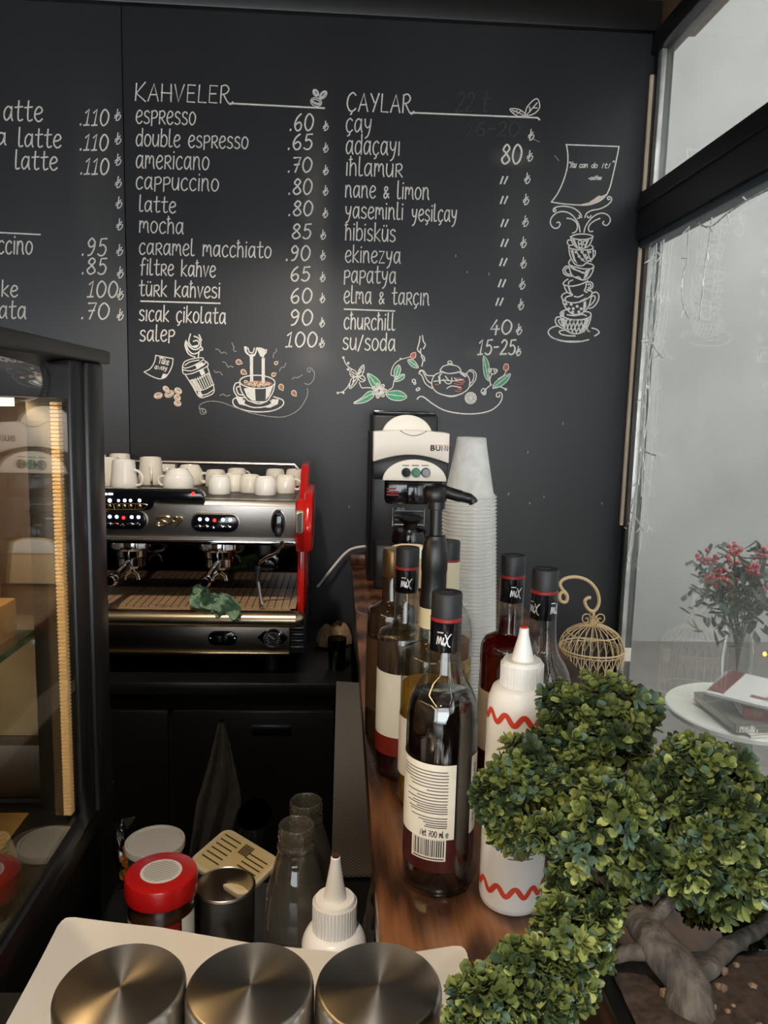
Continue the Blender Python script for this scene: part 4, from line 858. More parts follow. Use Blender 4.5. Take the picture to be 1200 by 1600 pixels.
# ------------------------------------------------------------------ filter coffee brewer
def qb(X, Y, yy): return at_y(570+X/5.4545, 630+Y/5.4545, yy)
M['white'] = mat('warm white plastic', (218, 214, 206), .35)
M['ink'] = mat('dark print', (36, 34, 36), .7)
M['redink'] = mat('red print', (190, 40, 34), .6)
M['lightprint'] = mat('pale print', (210, 208, 204), .7)
YB = 2.09
bx0, bx1 = qb(55, 700, YB).x, qb(62, 700, YB).x+.208
br = thing('coffee_brewer', 'tall black and white filter coffee brewer at the far end of the walnut bar', 'coffee maker', ((bx0+bx1)/2, 2.22, BZ))
zt_ = qb(300, 85, 2.16).z
o = MB(); o.bb((bx0, 2.16, BZ), (bx1-.022, 2.365, zt_), .012); o.bb((bx0-.004, 2.17, BZ), (bx0+.025, 2.365, qb(60, 240, 2.17).z), .006); o.build('tower', M['black'], br)
o = MB(); o.bb((bx0+.004, 2.155, zt_-.004), (bx1-.03, 2.35, zt_+.006), .003); o.build('lid', M['blackgloss'], br)
# white arch on the tower front
def arch(x0, x1, z0, z1, y, d, name, m, parent, n=24):
    P = [((x0+x1)/2+(x1-x0)/2*cos(pi*k/n), y, z0+(z1-z0)*sin(pi*k/n)) for k in range(n+1)]
    mb = MB(); mb.prism(P, (0, d, 0), .002); return mb.build(name, m, parent)
a, b = qb(143, 250, 2.15), qb(582, 105, 2.15); arch(a.x, b.x, a.z-.01, b.z, 2.147, .02, 'tank_lid_face', M['white'], br)
# hood: white front with a curved lower edge
n = 16; x0, x1 = qb(75, 300, YB).x, bx1+.002
P = []
zl, zm, zt2 = qb(80, 500, YB).z, qb(400, 440, YB).z, qb(400, 232, YB).z
for k in range(n+1):
    t = k/n; P.append((x0+(x1-x0)*t, YB, zl+(zm-zl)*sin(pi*t)))
for k in range(n+1):
    t = 1-k/n; P.append((x0+(x1-x0)*t, YB, zt2-.006+.006*sin(pi*t)))
o = MB(); o.prism(P, (0, .12, 0), .003); hood = o.build('hood', M['white'], br)
a, b = qb(300, 232, YB), qb(528, 280, YB)
o = MB(); o.ribbon([[(a.x+(b.x-a.x)*k/20, a.z-(a.z-b.z)*sin(pi*k/20)) for k in range(21)]], .0015, lambda u, v: Vector((u, YB-.0006, v))); o.build('finger_line', M['ink'], hood, smooth=0)
def flat_text(s, p, w, h, y, lw, name, m, parent, bold=0):
    S, tw = text2d(s, .14); k = w/tw
    mb = MB(); mb.ribbon([[(p.x+px*k, p.z+py*h) for px, py in st] for st in S], lw, lambda u, v: Vector((u, y, v))); return mb.build(name, m, parent, smooth=0)
p = qb(560, 401, YB-.001); e = qb(738, 401, YB-.001)
flat_text('BUNN', p, e.x-p.x, .0115, YB-.0008, .0032, 'brand_lettering', M['ink'], hood)
p2 = qb(560, 358, YB); o = MB(); o.bb((p2.x, YB-.0008, p2.z), (e.x, YB+.001, p2.z+.0010)); o.build('brand_rule', M['redink'], hood)
# black brow and white button panel
z0 = qb(400, 658, YB).z
o = MB(); o.prism([(x0+.002, YB+.012, z0)]+[(x0+(x1-x0)*k/n, YB+.012, zl+(zm-zl)*sin(pi*k/n)+.002) for k in range(n+1)]+[(x1-.002, YB+.012, z0)], (0, .11, 0), .003); o.build('brow', M['black'], br)
a = qb(152, 660, YB); b = qb(705, 488, YB); pnl = arch(a.x, b.x, a.z, b.z, YB+.006, .02, 'button_panel', M['white'], br)
for k, X in enumerate((354, 438, 521)):
    c = qb(X, 592, YB)
    MB().lathe([(0, .006), (.0105, .006), (.0128, .003), (.0132, 0), (0, 0)], (c.x, YB+.006, c.z), 24, Matrix.Rotation(pi/2, 4, 'X')).build('button', mat('green lens', (16, 92, 62), .15, coat=.5, emit=(10, 120, 70), estr=.15) if k == 1 else M['blackgloss'], pnl)
    o = MB(); o.ribbon([[(c.x+d-.011, c.z+.0195), (c.x+d-.006, c.z+.0195)] for d in (0, .0065, .013)], .002, lambda u, v: Vector((u, YB+.0053, v))); o.build('button_caption', M['ink'], pnl, smooth=0)
# brew funnel, diagram plate, cone, decanter
a, b = qb(150, 655, YB), qb(700, 915, YB)
o = MB(); o.bb((a.x+.01, YB+.02, b.z+.012), (b.x-.01, YB+.17, a.z), .01); o.bb((a.x+.07, YB+.008, b.z+.014), (a.x+.115, YB+.03, a.z-.012), .004); o.build('funnel_housing', M['blackgloss'], br)
p = qb(190, 765, YB+.018)
o = MB(); o.ribbon([[(p.x+i*.0085, p.z+.012-r*.0085), (p.x+i*.0085+.0062, p.z+.012-r*.0085)] for r in range(3) for i in range(4 if r else 3)], .0045, lambda u, v: Vector((u, YB+.0192, v))); o.build('warning_print', mat('dull red print', (120, 34, 26), .6), br, smooth=0)
a, b = qb(240, 893, 2.157), qb(505, 1052, 2.157)
o = MB(); o.ribbon([[(a.x, a.z), (a.x, b.z)], [(a.x+.004, b.z+.004), (b.x, b.z+.004)]]+[[(a.x+.006, a.z-.008-k*.013), (b.x-.004, a.z-.008-k*.013)] for k in range(4)]+[[(b.x, a.z), (b.x, b.z)]]+[ell(a.x+.017+.012*k, a.z-.003, .004, .003) for k in range(2)], .0016, lambda u, v: Vector((u, 2.1593, v))); o.build('diagram_print', M['lightprint'], br, smooth=0)
c = qb(402, 985, 2.10)
o = MB(); o.lathe([(0, c.z+.002), (.030, c.z+.008), (.036, c.z+.004), (.034, c.z-.002), (.020, c.z-.012), (.017, c.z-.03), (.026, c.z-.045), (.04, c.z-.055), (0, c.z-.055)], (c.x-.004, 2.10, 0), 28); o.build('drip_cone', M['black'], br)
zb = qb(300, 1203, 2.05).z
o = MB(); o.bb((bx0+.012, 2.06, BZ), (bx1-.01, 2.18, zb-.005), .01); o.build('warmer_base', M['black'], br)
o = MB(); o.lathe([(0, zb-.005), (.05, zb-.004), (.052, zb+.002), (.044, zb+.03), (.033, c.z-.055), (0, c.z-.055)], (c.x-.004, 2.11, 0), 28); o.build('decanter', M['blackgloss'], br)
a, b = qb(160, 1440, 2.05), qb(600, 1205, 2.05)
P = [(a.x, 2.056, BZ+.004)]+[(a.x+.012+(b.x-a.x-.024)*(.5-.5*cos(pi*k/20)), 2.056, b.z-.028+.028*sin(pi*k/20)**.6) for k in range(21)]+[(b.x, 2.056, BZ+.004)]
o = MB(); o.prism(P, (0, .012, 0), .002); o.build('base_front', mat('beige front plate', (206, 180, 140), .4), br)
o = MB(); P2 = [(a.x+.006, 2.053, b.z-.042)]+[(a.x+.016+(b.x-a.x-.032)*(.5-.5*cos(pi*k/20)), 2.053, b.z-.034+.030*sin(pi*k/20)**.6) for k in range(21)]+[(b.x-.006, 2.053, b.z-.042)]; o.prism(P2, (0, .006, 0), .001); o.build('base_arch', M['white'], br)

# ------------------------------------------------------------------ syrup bottles
M['glass'] = glass('clear bottle glass', (246, 249, 247), .72, 1.9, 1.5)
M['paper'] = mat('cream label paper', (226, 220, 204), .6, noise=(40, .04))
M['maroon'] = mat('maroon label band', (66, 22, 20), .35)
M['cap'] = mat('matte black cap', (32, 34, 38), .5)
M['sleeve'] = mat('black shrink sleeve', (15, 16, 22), .16, coat=.4)
M['ring'] = mat('red ring', (150, 34, 34), .4)
M['silver'] = mat('silver print', (218, 218, 220), .35, .3)
M['syrupdark'] = mat('dark syrup', (18, 8, 9), .06, coat=1.0, spec=.6)
M['syrupred'] = glass('red syrup', (168, 16, 34), .6, .8, 1.35, haze=((150, 12, 28), .12, .2, 10))
M['syrupplum'] = mat('plum syrup', (46, 12, 14), .08, coat=.8)
M['syrupyellow'] = glass('yellow syrup', (236, 204, 96), .8, .8, 1.35, haze=((226, 186, 70), .32, .45, 10))
M['syrupamber'] = glass('amber syrup', (214, 176, 92), .7, .8, 1.35, haze=((206, 160, 74), .22, .34, 10))
BOT = [(0, .004), (.022, .001), (.034, 0), (.0368, .004), (.0372, .012), (.0372, .168), (.0366, .178), (.0345, .188), (.030, .198), (.0245, .206), (.0205, .213), (.0182, .222), (.0170, .232), (.0160, .246), (.0155, .262), (.0150, .266)]
ROUND = [(0, .004), (.022, .001), (.034, 0), (.0368, .004), (.0372, .012), (.0372, .168), (.0370, .185), (.0345, .202), (.0290, .214), (.0225, .224), (.0180, .236), (.0160, .250), (.0152, .262)]
SHOUL = [(0, .004), (.022, .001), (.034, 0), (.0368, .004), (.0372, .012), (.0372, .188), (.0366, .196), (.0335, .2025), (.024, .207), (.0172, .2105), (.0158, .216), (.0156, .262)]
def facing(x, y): return atan2(-y, -x)
def cylmap(R, a0, c): return lambda u, v: Vector((c[0]+R*cos(a0+u/R), c[1]+R*sin(a0+u/R), c[2]+v))
def cylpatch(mb, R, a0, t0, t1, z0, z1, c, n=24):
    mb.grid(lambda u, v: Vector((c[0]+R*cos(a0+t0+(t1-t0)*u), c[1]+R*sin(a0+t0+(t1-t0)*u), c[2]+z0+(z1-z0)*v)), n, 1)
def bottle(name, label, x, y, prof, liquid=None, level=.2, z=BZ, capstyle='mix', logos=(0,), group='syrup bottles on the walnut bar', glassm=None):
    t = thing(name, label, 'bottle', (x, y, z), group)
    c = (x, y, z); f = facing(x, y)
    MB().lathe(prof, c, 48).build('glass_body', glassm or M['glass'], t, smooth=60)
    if liquid:
        P = [(max(0, r-.0022), h+.003) for r, h in prof if h+.003 < level]
        # radius of the wall at the level
        for (r0, h0), (r1, h1) in zip(prof, prof[1:]):
            if h0 <= level <= h1 and h1 > h0: rl = r0+(r1-r0)*(level-h0)/(h1-h0)-.0022
        P += [(rl, level), (0, level)]
        P = [(0, P[0][1])]+[p for p in P if p[0] > 0 or p[1] == level]
        MB().lathe(P, c, 40).build('syrup', liquid, t, smooth=50)
    if capstyle == 'mix':
        o = MB(); o.lathe([(.0155, .255), (.0158, .2555), (.0160, .286), (0, .286)], c, 36); sl = o.build('cap_sleeve', M['sleeve'], t)
        for th in logos:
            S = []
            k = .0085
            for st in ([(0, 0), (.15, 1), (.3, .1)], [(.3, .1), (.5, .95), (.62, .05)], [(.62, .05), (.75, .3)], [(.86, .85), (.74, 0), (.95, .2)]): S.append(catmull(st, 4))
            S.append([(.1, 1.45), (.75, 1.45)])
            S.append([(1.02, 1.25), (1.18, .9), (1.4, -.05), (1.65, -.25)]); S.append(catmull([(1.75, 1.3), (1.45, .95), (1.2, .35), (.98, -.1)], 4))
            S = [[((px-.85)*k+th*.0162, .264+py*k) for px, py in st] for st in S]
            mb = MB(); mb.ribbon(S, .0013, cylmap(.01622, f, c)); mb.build('cap_lettering', M['silver'], sl, smooth=0)
        MB().lathe([(.0158, .286), (.0163, .2865), (.0163, .2895), (.0158, .290)], c, 36).build('cap_ring', M['ring'], t)
        o = MB(); o.lathe([(.0155, .290), (.0157, .290), (.0157, .3135), (.0150, .315), (.0143, .3146), (0, .3142)], c, 36); cp = o.build('cap', M['cap'], t)
        mb = MB(); mb.ribbon([[(x+px*.0022+dx, y+py*.0022) for px, py in st] for dx in (-.004, 0, .004) for st in ([(-.5, -.5), (.5, .5)], [(-.5, .5), (.5, -.5)])], .0007, lambda u, v: Vector((u, v, z+.3150))); mb.build('cap_print', M['silver'], cp, smooth=0)
    return t, f, c
def microtext(S, u0, u1, v, rnd, lh=.0012):
    u = u0
    while u < u1-.001:
        w = min(rnd.uniform(.0016, .0042), u1-u); S.append([(u, v), (u+w, v)]); u += w+.0006
# A: the nearest bottle
pA = at_z(682, 1372, BZ)
tA, f, c = bottle('syrup_bottle', 'dark syrup bottle with back label and barcode, the nearest one on the bar', pA.x, pA.y, ROUND, M['syrupdark'], .208, logos=(-.12,))
R = .0377; rnd = random.Random(2)
lb = MB(); cylpatch(lb, R, f, -1.92, .44, .066, .146, c, 40); lab = lb.build('back_label', M['paper'], tA)
S = []
us0, us1 = -.046, .0085
lines = [(0, 1), (.004, 1), (.008, 1), (.012, 1), (.016, .8), (.020, .75), (.024, .4), (.0285, .85), (.0325, .6), (.0365, .85), (.0405, .7), (.0435, .85), (.0465, .6), (.0495, .8), (.0525, .75), (.0585, .72), (.062, .55), (.065, .45), (.068, .4), (.0705, .42)]
for dv, fr in lines: microtext(S, us1-(us1-us0)*fr, us1, .1385-dv*.84, rnd)
mb = MB(); mb.ribbon(S, .0011, cylmap(R+.0003, f, c)); mb.build('label_print', mat('grey print', (96, 88, 80), .7), lab, smooth=0)
T, tw = text2d('Net 700 ml ℮', .1); k = .0300/tw
mb = MB(); mb.ribbon([[(px*k-.0195, .0690+py*.0046) for px, py in st] for st in T], .0009, cylmap(R+.0003, f, c)); mb.build('label_lettering', M['ink'], lab, smooth=0)
lb = MB(); cylpatch(lb, R-.0001, f, -2.0, .47, .030, .0655, c, 40); cylpatch(lb, R-.0001, f, .98, 2.2, .030, .0655, c, 20); band = lb.build('label_band', M['maroon'], tA)
lb = MB(); cylpatch(lb, R+.0002, f, -.78, .22, .043, .066, c, 20); bc = lb.build('barcode', M['paper'], band)
S = []; u = -.0275
while u < .0065:
    w = rnd.choice((.0005, .0008, .0013)); S.append((u, w)); u += w+rnd.choice((.0005, .0008, .0012))
mb = MB()
for u, w in S: cylpatch(mb, R+.0004, f, u/R, (u+w)/R, .0475, .0655, c, 1)
S = []; microtext(S, -.027, .006, .0452, rnd); mb.ribbon(S, .0013, cylmap(R+.0004, f, c)); mb.build('barcode_bars', M['ink'], bc, smooth=0)
lb = MB(); cylpatch(lb, R, f, .98, 2.2, .066, .150, c, 20); l2 = lb.build('front_label', M['paper'], tA)
mb = MB(); mb.ribbon([[(.0425+dx, .078+j*.006), (.0425+dx, .0815+j*.006)] for j in range(11) for dx in (0, .002)], .0011, cylmap(R+.0003, f, c)); mb.build('label_print', M['ink'], l2, smooth=0)
# B: behind it on the left, plum syrup under a white label
pB = at_z(627, 1203, BZ)
tB, f, c = bottle('syrup_bottle', 'nearly empty plum syrup bottle at the left edge of the bar', pB.x, pB.y, SHOUL, M['syrupplum'], .048, logos=(-.05,))
lb = MB(); cylpatch(lb, R, f, -1.6, .95, .062, .150, c, 40); lab = lb.build('back_label', M['paper'], tB)
S = []
for k in range(14): microtext(S, .010-.0015*(k % 4), .026, .138-k*.0048, rnd)
mb = MB(); mb.ribbon(S, .0013, cylmap(R+.0003, f, c)); mb.build('label_print', M['ink'], lab, smooth=0)
lb = MB(); cylpatch(lb, R-.0001, f, -1.6, .95, .036, .0615, c, 30); lb.build('label_band', mat('dark red label band', (116, 30, 22), .4), tB)
lb = MB(); cylpatch(lb, R+.0002, f, .55, .9, .043, .058, c, 6); lb.build('barcode', M['paper'], tB)
# C: pump bottle with yellow syrup
pC = at_y(671, 1100, .915)
tC, f, c = bottle('pump_bottle', 'yellow syrup bottle with a tall black pump dispenser', pC.x, pC.y, SHOUL, M['syrupyellow'], .158, capstyle=None, group='syrup bottles on the walnut bar')
o = MB(); cylpatch(o, .0162, f, -pi, pi, .232, .262, c, 36); o.build('neck_label', mat('cream neck label', (226, 214, 176), .6), tC)
o = MB(); cylpatch(o, R, f, -2.4, -.2, .045, .12, c, 30); o.build('back_label', M['paper'], tC)
o = MB(); o.lathe([(.0152, .256), (.0168, .258), (.0168, .266), (.0158, .27), (.0156, .300), (.0163, .304), (.0163, .326), (.0150, .330), (.0145, .338), (.0125, .341), (.0125, .346), (.0075, .347), (.0075, .378), (.0105, .379), (.0105, .388), (0, .388)], c, 32); pm = o.build('pump_collar', M['black'], tC)
hx, hy, hz = c[0], c[1], c[2]+.388
o = MB(); o.lathe([(0, .0), (.0135, 0), (.0150, .004), (.0148, .014), (.012, .018), (0, .019)], (hx-.002, hy, hz), 28)
sp = [at_y(x, y, .915) for x, y in ((676, 764), (694, 768), (714, 774), (730, 778), (737, 781), (740, 786))]
o.tube(catmull(sp, 4), [.0085]*5+[.0075]*5+[.0065]*5+[.0058]*6, 14); o.build('pump_spout', M['black'], tC)
# D: black cap over a cream neck, amber content
pD = at_z(699, 1175, BZ); pD = Vector((.152, 1.055, BZ))
tD, f, c = bottle('syrup_bottle', 'amber syrup bottle with a cream neck sleeve behind the pump bottle', pD.x, pD.y, ROUND, M['syrupamber'], .172, logos=())
o = MB(); o.lathe([(.0158, .215), (.0166, .216), (.0166, .286), (.0158, .287)], c, 36); o.build('neck_label', mat('cream neck label', (232, 222, 192), .6), tD)
o = MB(); cylpatch(o, R, f, -.1, 1.7, .05, .150, c, 30); lab = o.build('front_label', mat('gold and orange label', (190, 140, 62), .5, noise=(90, .5, (1, 1, 1), (214, 196, 140))), tD)
S = []
for k in range(7): microtext(S, .018, .034, .10-k*.006, rnd)
mb = MB(); mb.ribbon(S, .0016, cylmap(R+.0003, f, c)); mb.build('label_print', M['paper'], lab, smooth=0)
T, tw = text2d('o cas', .1); mb = MB(); mb.ribbon([[(px*.006+.014, .128+py*.007) for px, py in st] for st in T], .002, cylmap(R+.0003, f, c)); mb.build('label_lettering', M['redink'], lab, smooth=0)
# E: brown bottle
pE = Vector((.078, 1.115, BZ))
tE, f, c = bottle('liqueur_bottle', 'brown bottle with a gold line hidden behind the plum syrup bottle', pE.x, pE.y, SHOUL, None, capstyle=None, glassm=mat('brown glass', (52, 36, 24), .08, coat=.6))
o = MB(); o.lathe([(.0158, .25), (.0166, .252), (.0166, .288), (.0150, .292), (0, .292)], c, 30); o.build('cap', mat('bronze cap', (112, 84, 52), .3, .6), tE)
o = MB(); o.lathe([(.0373, .165), (.0378, .165), (.0378, .169), (.0373, .169)], c, 40); o.build('gold_band', M['goldmetal'], tE)
o = MB(); cylpatch(o, .0376, f, -1.5, 1.2, .05, .16, c, 30); o.build('front_label', mat('brown label', (74, 50, 30), .5), tE)
# F: red syrup, G: empty
pF = Vector((at_y(801, 900, .955).x, .955, BZ))
tF, f, c = bottle('syrup_bottle', 'bright red syrup bottle behind the tall white squeeze bottle', pF.x, pF.y, SHOUL, M['syrupred'], .232, logos=(.35,))
o = MB(); cylpatch(o, R, f, -1.5, 1.4, .06, .140, c, 36); o.build('back_label', M['paper'], tF)
pG = Vector((at_y(852, 900, .875).x, .875, BZ))
tG, f, c = bottle('syrup_bottle', 'empty clear syrup bottle, the rightmost of the bottles on the bar', pG.x, pG.y, BOT, mat('last drops', (150, 148, 140), .2), .012, logos=(-.75, 1.0))
o = MB(); cylpatch(o, R, f, -1.2, 1.3, .045, .128, c, 36); o.build('back_label', mat('grey white label', (188, 188, 184), .6), tG)

# ------------------------------------------------------------------ white squeeze bottles
M['pe'] = mat('white squeeze plastic', (232, 231, 228), .32)
def squeeze(label, x, y, z, R, H, capr, capz, conez, tip, decor):
    t = thing('squeeze_bottle', label, 'squeeze bottle', (x, y, z), 'white squeeze bottles')
    c = (x, y, z); f = facing(x, y)
    MB().lathe([(0, .002), (R*.8, 0), (R*.95, .003), (R, .010), (R, H*.94), (R*.97, H*.98), (R*.86, H+.006), (R*.7, H+.010), (0, H+.010)], c, 44).build('bottle_body', M['pe'], t, smooth=50)
    o = MB(); N_ = 40; rows = []
    o.lathe([(capr*.98, capz[0]), (capr*.98, capz[1]-.003), (capr*.9, capz[1]), (.0, capz[1])], c, 44)
    for k in range(N_):
        a = 2*pi*k/N_; o.box((x+cos(a)*capr, y+sin(a)*capr, z+(capz[0]+capz[1])/2-.001), (capr*.07, capr*.085, capz[1]-capz[0]-.006), 0, Matrix.Rotation(a, 3, 'Z'))
    cp = o.build('screw_cap', M['pe'], t)
    MB().lathe([(capr*.56, capz[1]-.001), (capr*.5, capz[1]+.004), (capr*.24, conez-.006), (capr*.22, conez), (capr*.16, conez+.001), (0, conez-.004)], c, 28).build('nozzle', M['pe'], cp)
    if tip: MB().lathe([(0, conez-.003), (capr*.16, conez-.002), (capr*.18, conez+.003), (0, conez+.004)], c, 16).build('nozzle_tip', tip, cp)
    if decor:
        for z0, th0, th1 in ((.028, -1.7, 1.9), (.205, -1.7, 1.9)):
            P = [(th*R, z0+.0045*sin(th*R/.0145*2*pi*.78)) for th in [th0+(th1-th0)*k/150 for k in range(151)]]
            mb = MB(); mb.ribbon([P], .0052, cylmap(R+.0004, f, c)); mb.build('wavy_stripe', mat('orange red print', (206, 70, 46), .4), t, smooth=0)
        S = []
        for k in range(9): microtext(S, -.004, .030-.004*(k % 3), .096-k*.004, rnd)
        mb = MB(); mb.ribbon(S, .001, cylmap(R+.0004, f, c)); mb.build('label_print', M['ink'], t, smooth=0)
    return t
pW = at_z(797, 1405, BZ)
squeeze('tall white squeeze bottle with wavy orange stripes half behind the bonsai', pW.x, pW.y, BZ, .0325, .222, .0205, (.230, .257), .288, mat('red sauce tip', (170, 40, 34), .4), True)
squeeze('plain white squeeze bottle in front of the milk bottles on the work shelf', .0, .770, LZ, .0355, .112, .0235, (.120, .158), .205, mat('brown sauce tip', (70, 40, 30), .4), False)

# ------------------------------------------------------------------ the tall stack of clear cups
M['cupplastic'] = glass('clear cup plastic', (255, 255, 254), .975, 1.8, 1.55, haze=((254, 254, 252), .46, .62, 40, .22))
cs = at_z(733, 1088, BZ)
N_ = 58; RIM = .0455
def cup_mesh(): 
    o = MB(); o.lathe([(0, .0985), (.021, .0985), (.0235, .1), (.0245, .0985), (.0262, .085), (.0405, .0075), (.0425, .006), (.0432, .0035), (RIM, .003), (RIM+.0012, .0015), (RIM, 0), (.0425, .0005), (.0418, .004)], (0, 0, 0), 40)
    return o
c0 = cup_mesh().build('plastic_cup', M['cupplastic'], loc=(0, 0, 0), smooth=50)
zstep = (at_y(733, 774, cs.y).z-BZ-.003)/(N_-1)
for i in range(N_):
    c_ = c0 if i == 0 else c0.copy()
    if i: COL.objects.link(c_)
    c_.location = (cs.x-.00025*i, cs.y, BZ+.001+zstep*i)
    tag(c_, 'clear plastic cup nested in the tall upside-down stack beside the brewer' if i < N_-1 else 'topmost clear plastic cup of the tall stack, its whole side showing', 'cup', 'clear plastic cups in the tall stack')
# ------------------------------------------------------------------ glass display case
M['caseglass'] = glass('display case glass', (250, 246, 236), .9, 2.0, 1.5)
M['shelfglass'] = glass('glass shelf', (214, 232, 222), .7, 1.2, 1.5)
M['greenedge'] = mat('green glass edge', (70, 120, 98), .1, coat=.5)
M['tanpanel'] = mat('beige back panel', (178, 150, 108), .55, noise=(10, .2, (1, 1, 1), (196, 170, 128)))
M['palewood'] = mat('pale maple board', (214, 178, 126), .5, noise=(14, .12, (1, 6, 6)))
M['casewood'] = mat('black satin profile', (30, 29, 30), .3)
CY0, CY1, CXL = -.25, 1.014, -.98
dc = thing('display_case', 'black framed glass display case on the left, lit warm from inside', 'display case', (-.65, .4, 1.065))
o = MB(); o.bb((CX-.05, .952, 1.066), (CX+.006, CY1, 1.645), .004); o.bb((CX-.05, .904, 1.066), (CX+.002, .950, 1.645), .003)
o.build('frame_post', M['casewood'], dc)
MB().bb((CXL, .962, 1.066), (CXL+.05, CY1, 1.645), .004).build('frame_post', M['casewood'], dc)
o = MB(); o.bb((CXL, CY0, 1.645), (CX+.011, CY1+.016, 1.662), .003); o.build('cornice', M['casewood'], dc)
o = MB(); o.bb((CX-.012, CY0, 1.600), (CX, .905, 1.645), .001); o.build('header_panel', mat('gloss black panel', (10, 10, 11), .05, coat=1), dc)
o = MB(); o.bb((CXL, .962, 1.60), (CX-.05, CY1, 1.645)); o.bb((CXL, CY0, 1.60), (CXL+.02, CY1, 1.645)); o.build('top_rail', M['casewood'], dc)
o = MB(); o.prism([(CX+.002, CY0, 1.066), (CX+.002, CY0, 1.080), (CX-.03, CY0, 1.096), (CX-.06, CY0, 1.096), (CX-.06, CY0, 1.066)], (0, .905-CY0, 0)); o.build('base_rail', M['casewood'], dc)
o = MB(); o.bb((CX-.006, CY0, 1.094), (CX-.001, .905, 1.60)); o.build('side_glass', M['caseglass'], dc)
o = MB(); o.bb((CXL, CY0, 1.066), (CX-.06, .962, 1.074)); o.build('case_floor', mat('dark case floor', (46, 40, 34), .3), dc)
o = MB(); o.bb((CXL, CY0, 1.066), (CXL+.012, .962, 1.645)); o.build('rear_panel', M['tanpanel'], dc)
o = MB(); o.bb((CXL, 1.000, 1.15), (CX-.05, 1.010, 1.60)); o.build('end_panel', M['tanpanel'], dc)
o = MB(); o.bb((CXL, .970, 1.074), (CX-.05, 1.0, 1.15), .003); o.bb((-.432, .970, 1.325), (CX-.05, 1.0, 1.60), .003); o.bb((-.390, .970, 1.15), (CX-.05, 1.0, 1.325), .003); o.build('end_frame', mat('brown end frame', (84, 68, 52), .4), dc)
o = MB()
for k in range(110):
    z = 1.098+k*.00455; o.box((CX-.012, .896, z), (.010, .012, .0034), .0008, None, 1)
tag(o.build('led_strip', mat('beaded led strip', (236, 206, 150), .4, emit=(255, 222, 170), estr=.3), dc))
o = MB(); o.bb((CXL+.014, CY0, 1.308), (CX-.062, .935, 1.316)); o.build('glass_shelf', M['shelfglass'], dc)
o = MB(); o.bb((CX-.062, CY0, 1.3075), (CX-.060, .936, 1.3165)); o.build('shelf_edge', M['greenedge'], dc)
o = MB()
for y in (.2, .925): o.bb((CX-.064, y, 1.296), (CX-.046, y+.012, 1.3075), .002)
o.build('shelf_bracket', M['alu'], dc)
o = MB(); o.bb((CX-.085, CY0+.1, 1.590), (CX-.060, .90, 1.599)); lt = o.build('case_lamp', mat('case lamp', (255, 236, 205), .5, emit=(255, 218, 165), estr=32), dc)
tag(MB().bb((-.80, .50, 1.317), (-.388, .915, 1.362), .002).build('cutting_board', M['palewood']), 'pale wooden board on the upper glass shelf of the case', 'board')
tag(MB().bb((-.82, .45, 1.0745), (-.378, .905, 1.093), .002).build('cutting_board', M['palewood']), 'pale wooden board on the floor of the display case', 'board')

# ------------------------------------------------------------------ tray with the steel lids in front
M['tray'] = mat('white melamine', (234, 228, 218), .25, coat=.3)
back = [at_z(*p, 1.125) for p in ((98, 1428), (250, 1441), (400, 1466), (540, 1480), (640, 1482), (727, 1472))]
bx = [p.x for p in back]; by = [p.y for p in back]
def yb(x):
    for i in range(len(bx)-1):
        if x <= bx[i+1] or i == len(bx)-2:
            t = (x-bx[i])/(bx[i+1]-bx[i]); return by[i]+(by[i+1]-by[i])*t
X0, X1 = bx[0], bx[-1]; YF = .40
def trayfn(u, v):
    x = X0+(X1-X0)*u; y = yb(x)*(1-v)+YF*v
    e = max(abs(2*u-1), abs(2*v-1)); r = .06
    cu, cv = abs(2*u-1), abs(2*v-1)
    z = 1.1065+.013*max(0, e-.72)/.28+.004*cu**3*cv**3
    # rounded corners
    dx = max(0, cu-.93)/.07; dy = max(0, cv-.90)/.10
    if dx > 0 and dy > 0:
        l = sqrt(dx*dx+dy*dy)
        if l > 1: x -= (1 if u > .5 else -1)*(dx-dx/l)*.035*(X1-X0); y += (1 if v < .5 else -1)*-(dy-dy/l)*.05*.24
    return Vector((x, y, z))
o = MB(); o.grid(trayfn, 60, 40); bmesh.ops.solidify(o.bm, geom=list(o.bm.faces), thickness=.005)
tag(o.build('serving_tray', M['tray'], smooth=30), 'white rectangular serving tray with a curved rim under the three steel bowls', 'tray')
TZ = 1.1135
sm = mat('turned stainless steel', (166, 161, 154), .30, 1, aniso=.88, arot=.25)
nt = sm.node_tree; tn = nt.nodes.new('ShaderNodeTangent'); tn.direction_type = 'RADIAL'; tn.axis = 'Z'; nt.links.new(tn.outputs[0], nt.nodes['Principled BSDF'].inputs['Tangent'])
t0 = thing('steel_bowl', 'x', 'bowl', (0, 0, 0), 'upturned steel bowls on the white tray')
HB = 1.166-1.1125
MB().lathe([(0, HB-.0006), (.020, HB-.0003), (.0447, HB), (.0462, HB-.0006), (.0474, HB-.0022), (.0481, HB-.005), (.0484, .02), (.0488, 0), (.0476, 0), (.0470, HB-.006), (0, HB-.003)], (0, 0, 0), 64).build('bowl_body', sm, t0, smooth=40)
MB().lathe([(.0488, .003), (.0497, .0015), (.0488, 0)], (0, 0, 0), 48).build('bowl_rim', M['steel'], t0)
for i, ((px, py), lb_) in enumerate(zip(((188, 1540), (391, 1538), (592, 1537)), ('upturned steel bowl at the left end of the white tray', 'upturned steel bowl in the middle of the row on the tray', 'upturned steel bowl nearest the bonsai on the tray'))):
    p = at_z(px, py, 1.166); c_ = t0 if i == 0 else copy_tree(t0)
    c_.location = (p.x, p.y, 1.1125); c_['label'] = lb_

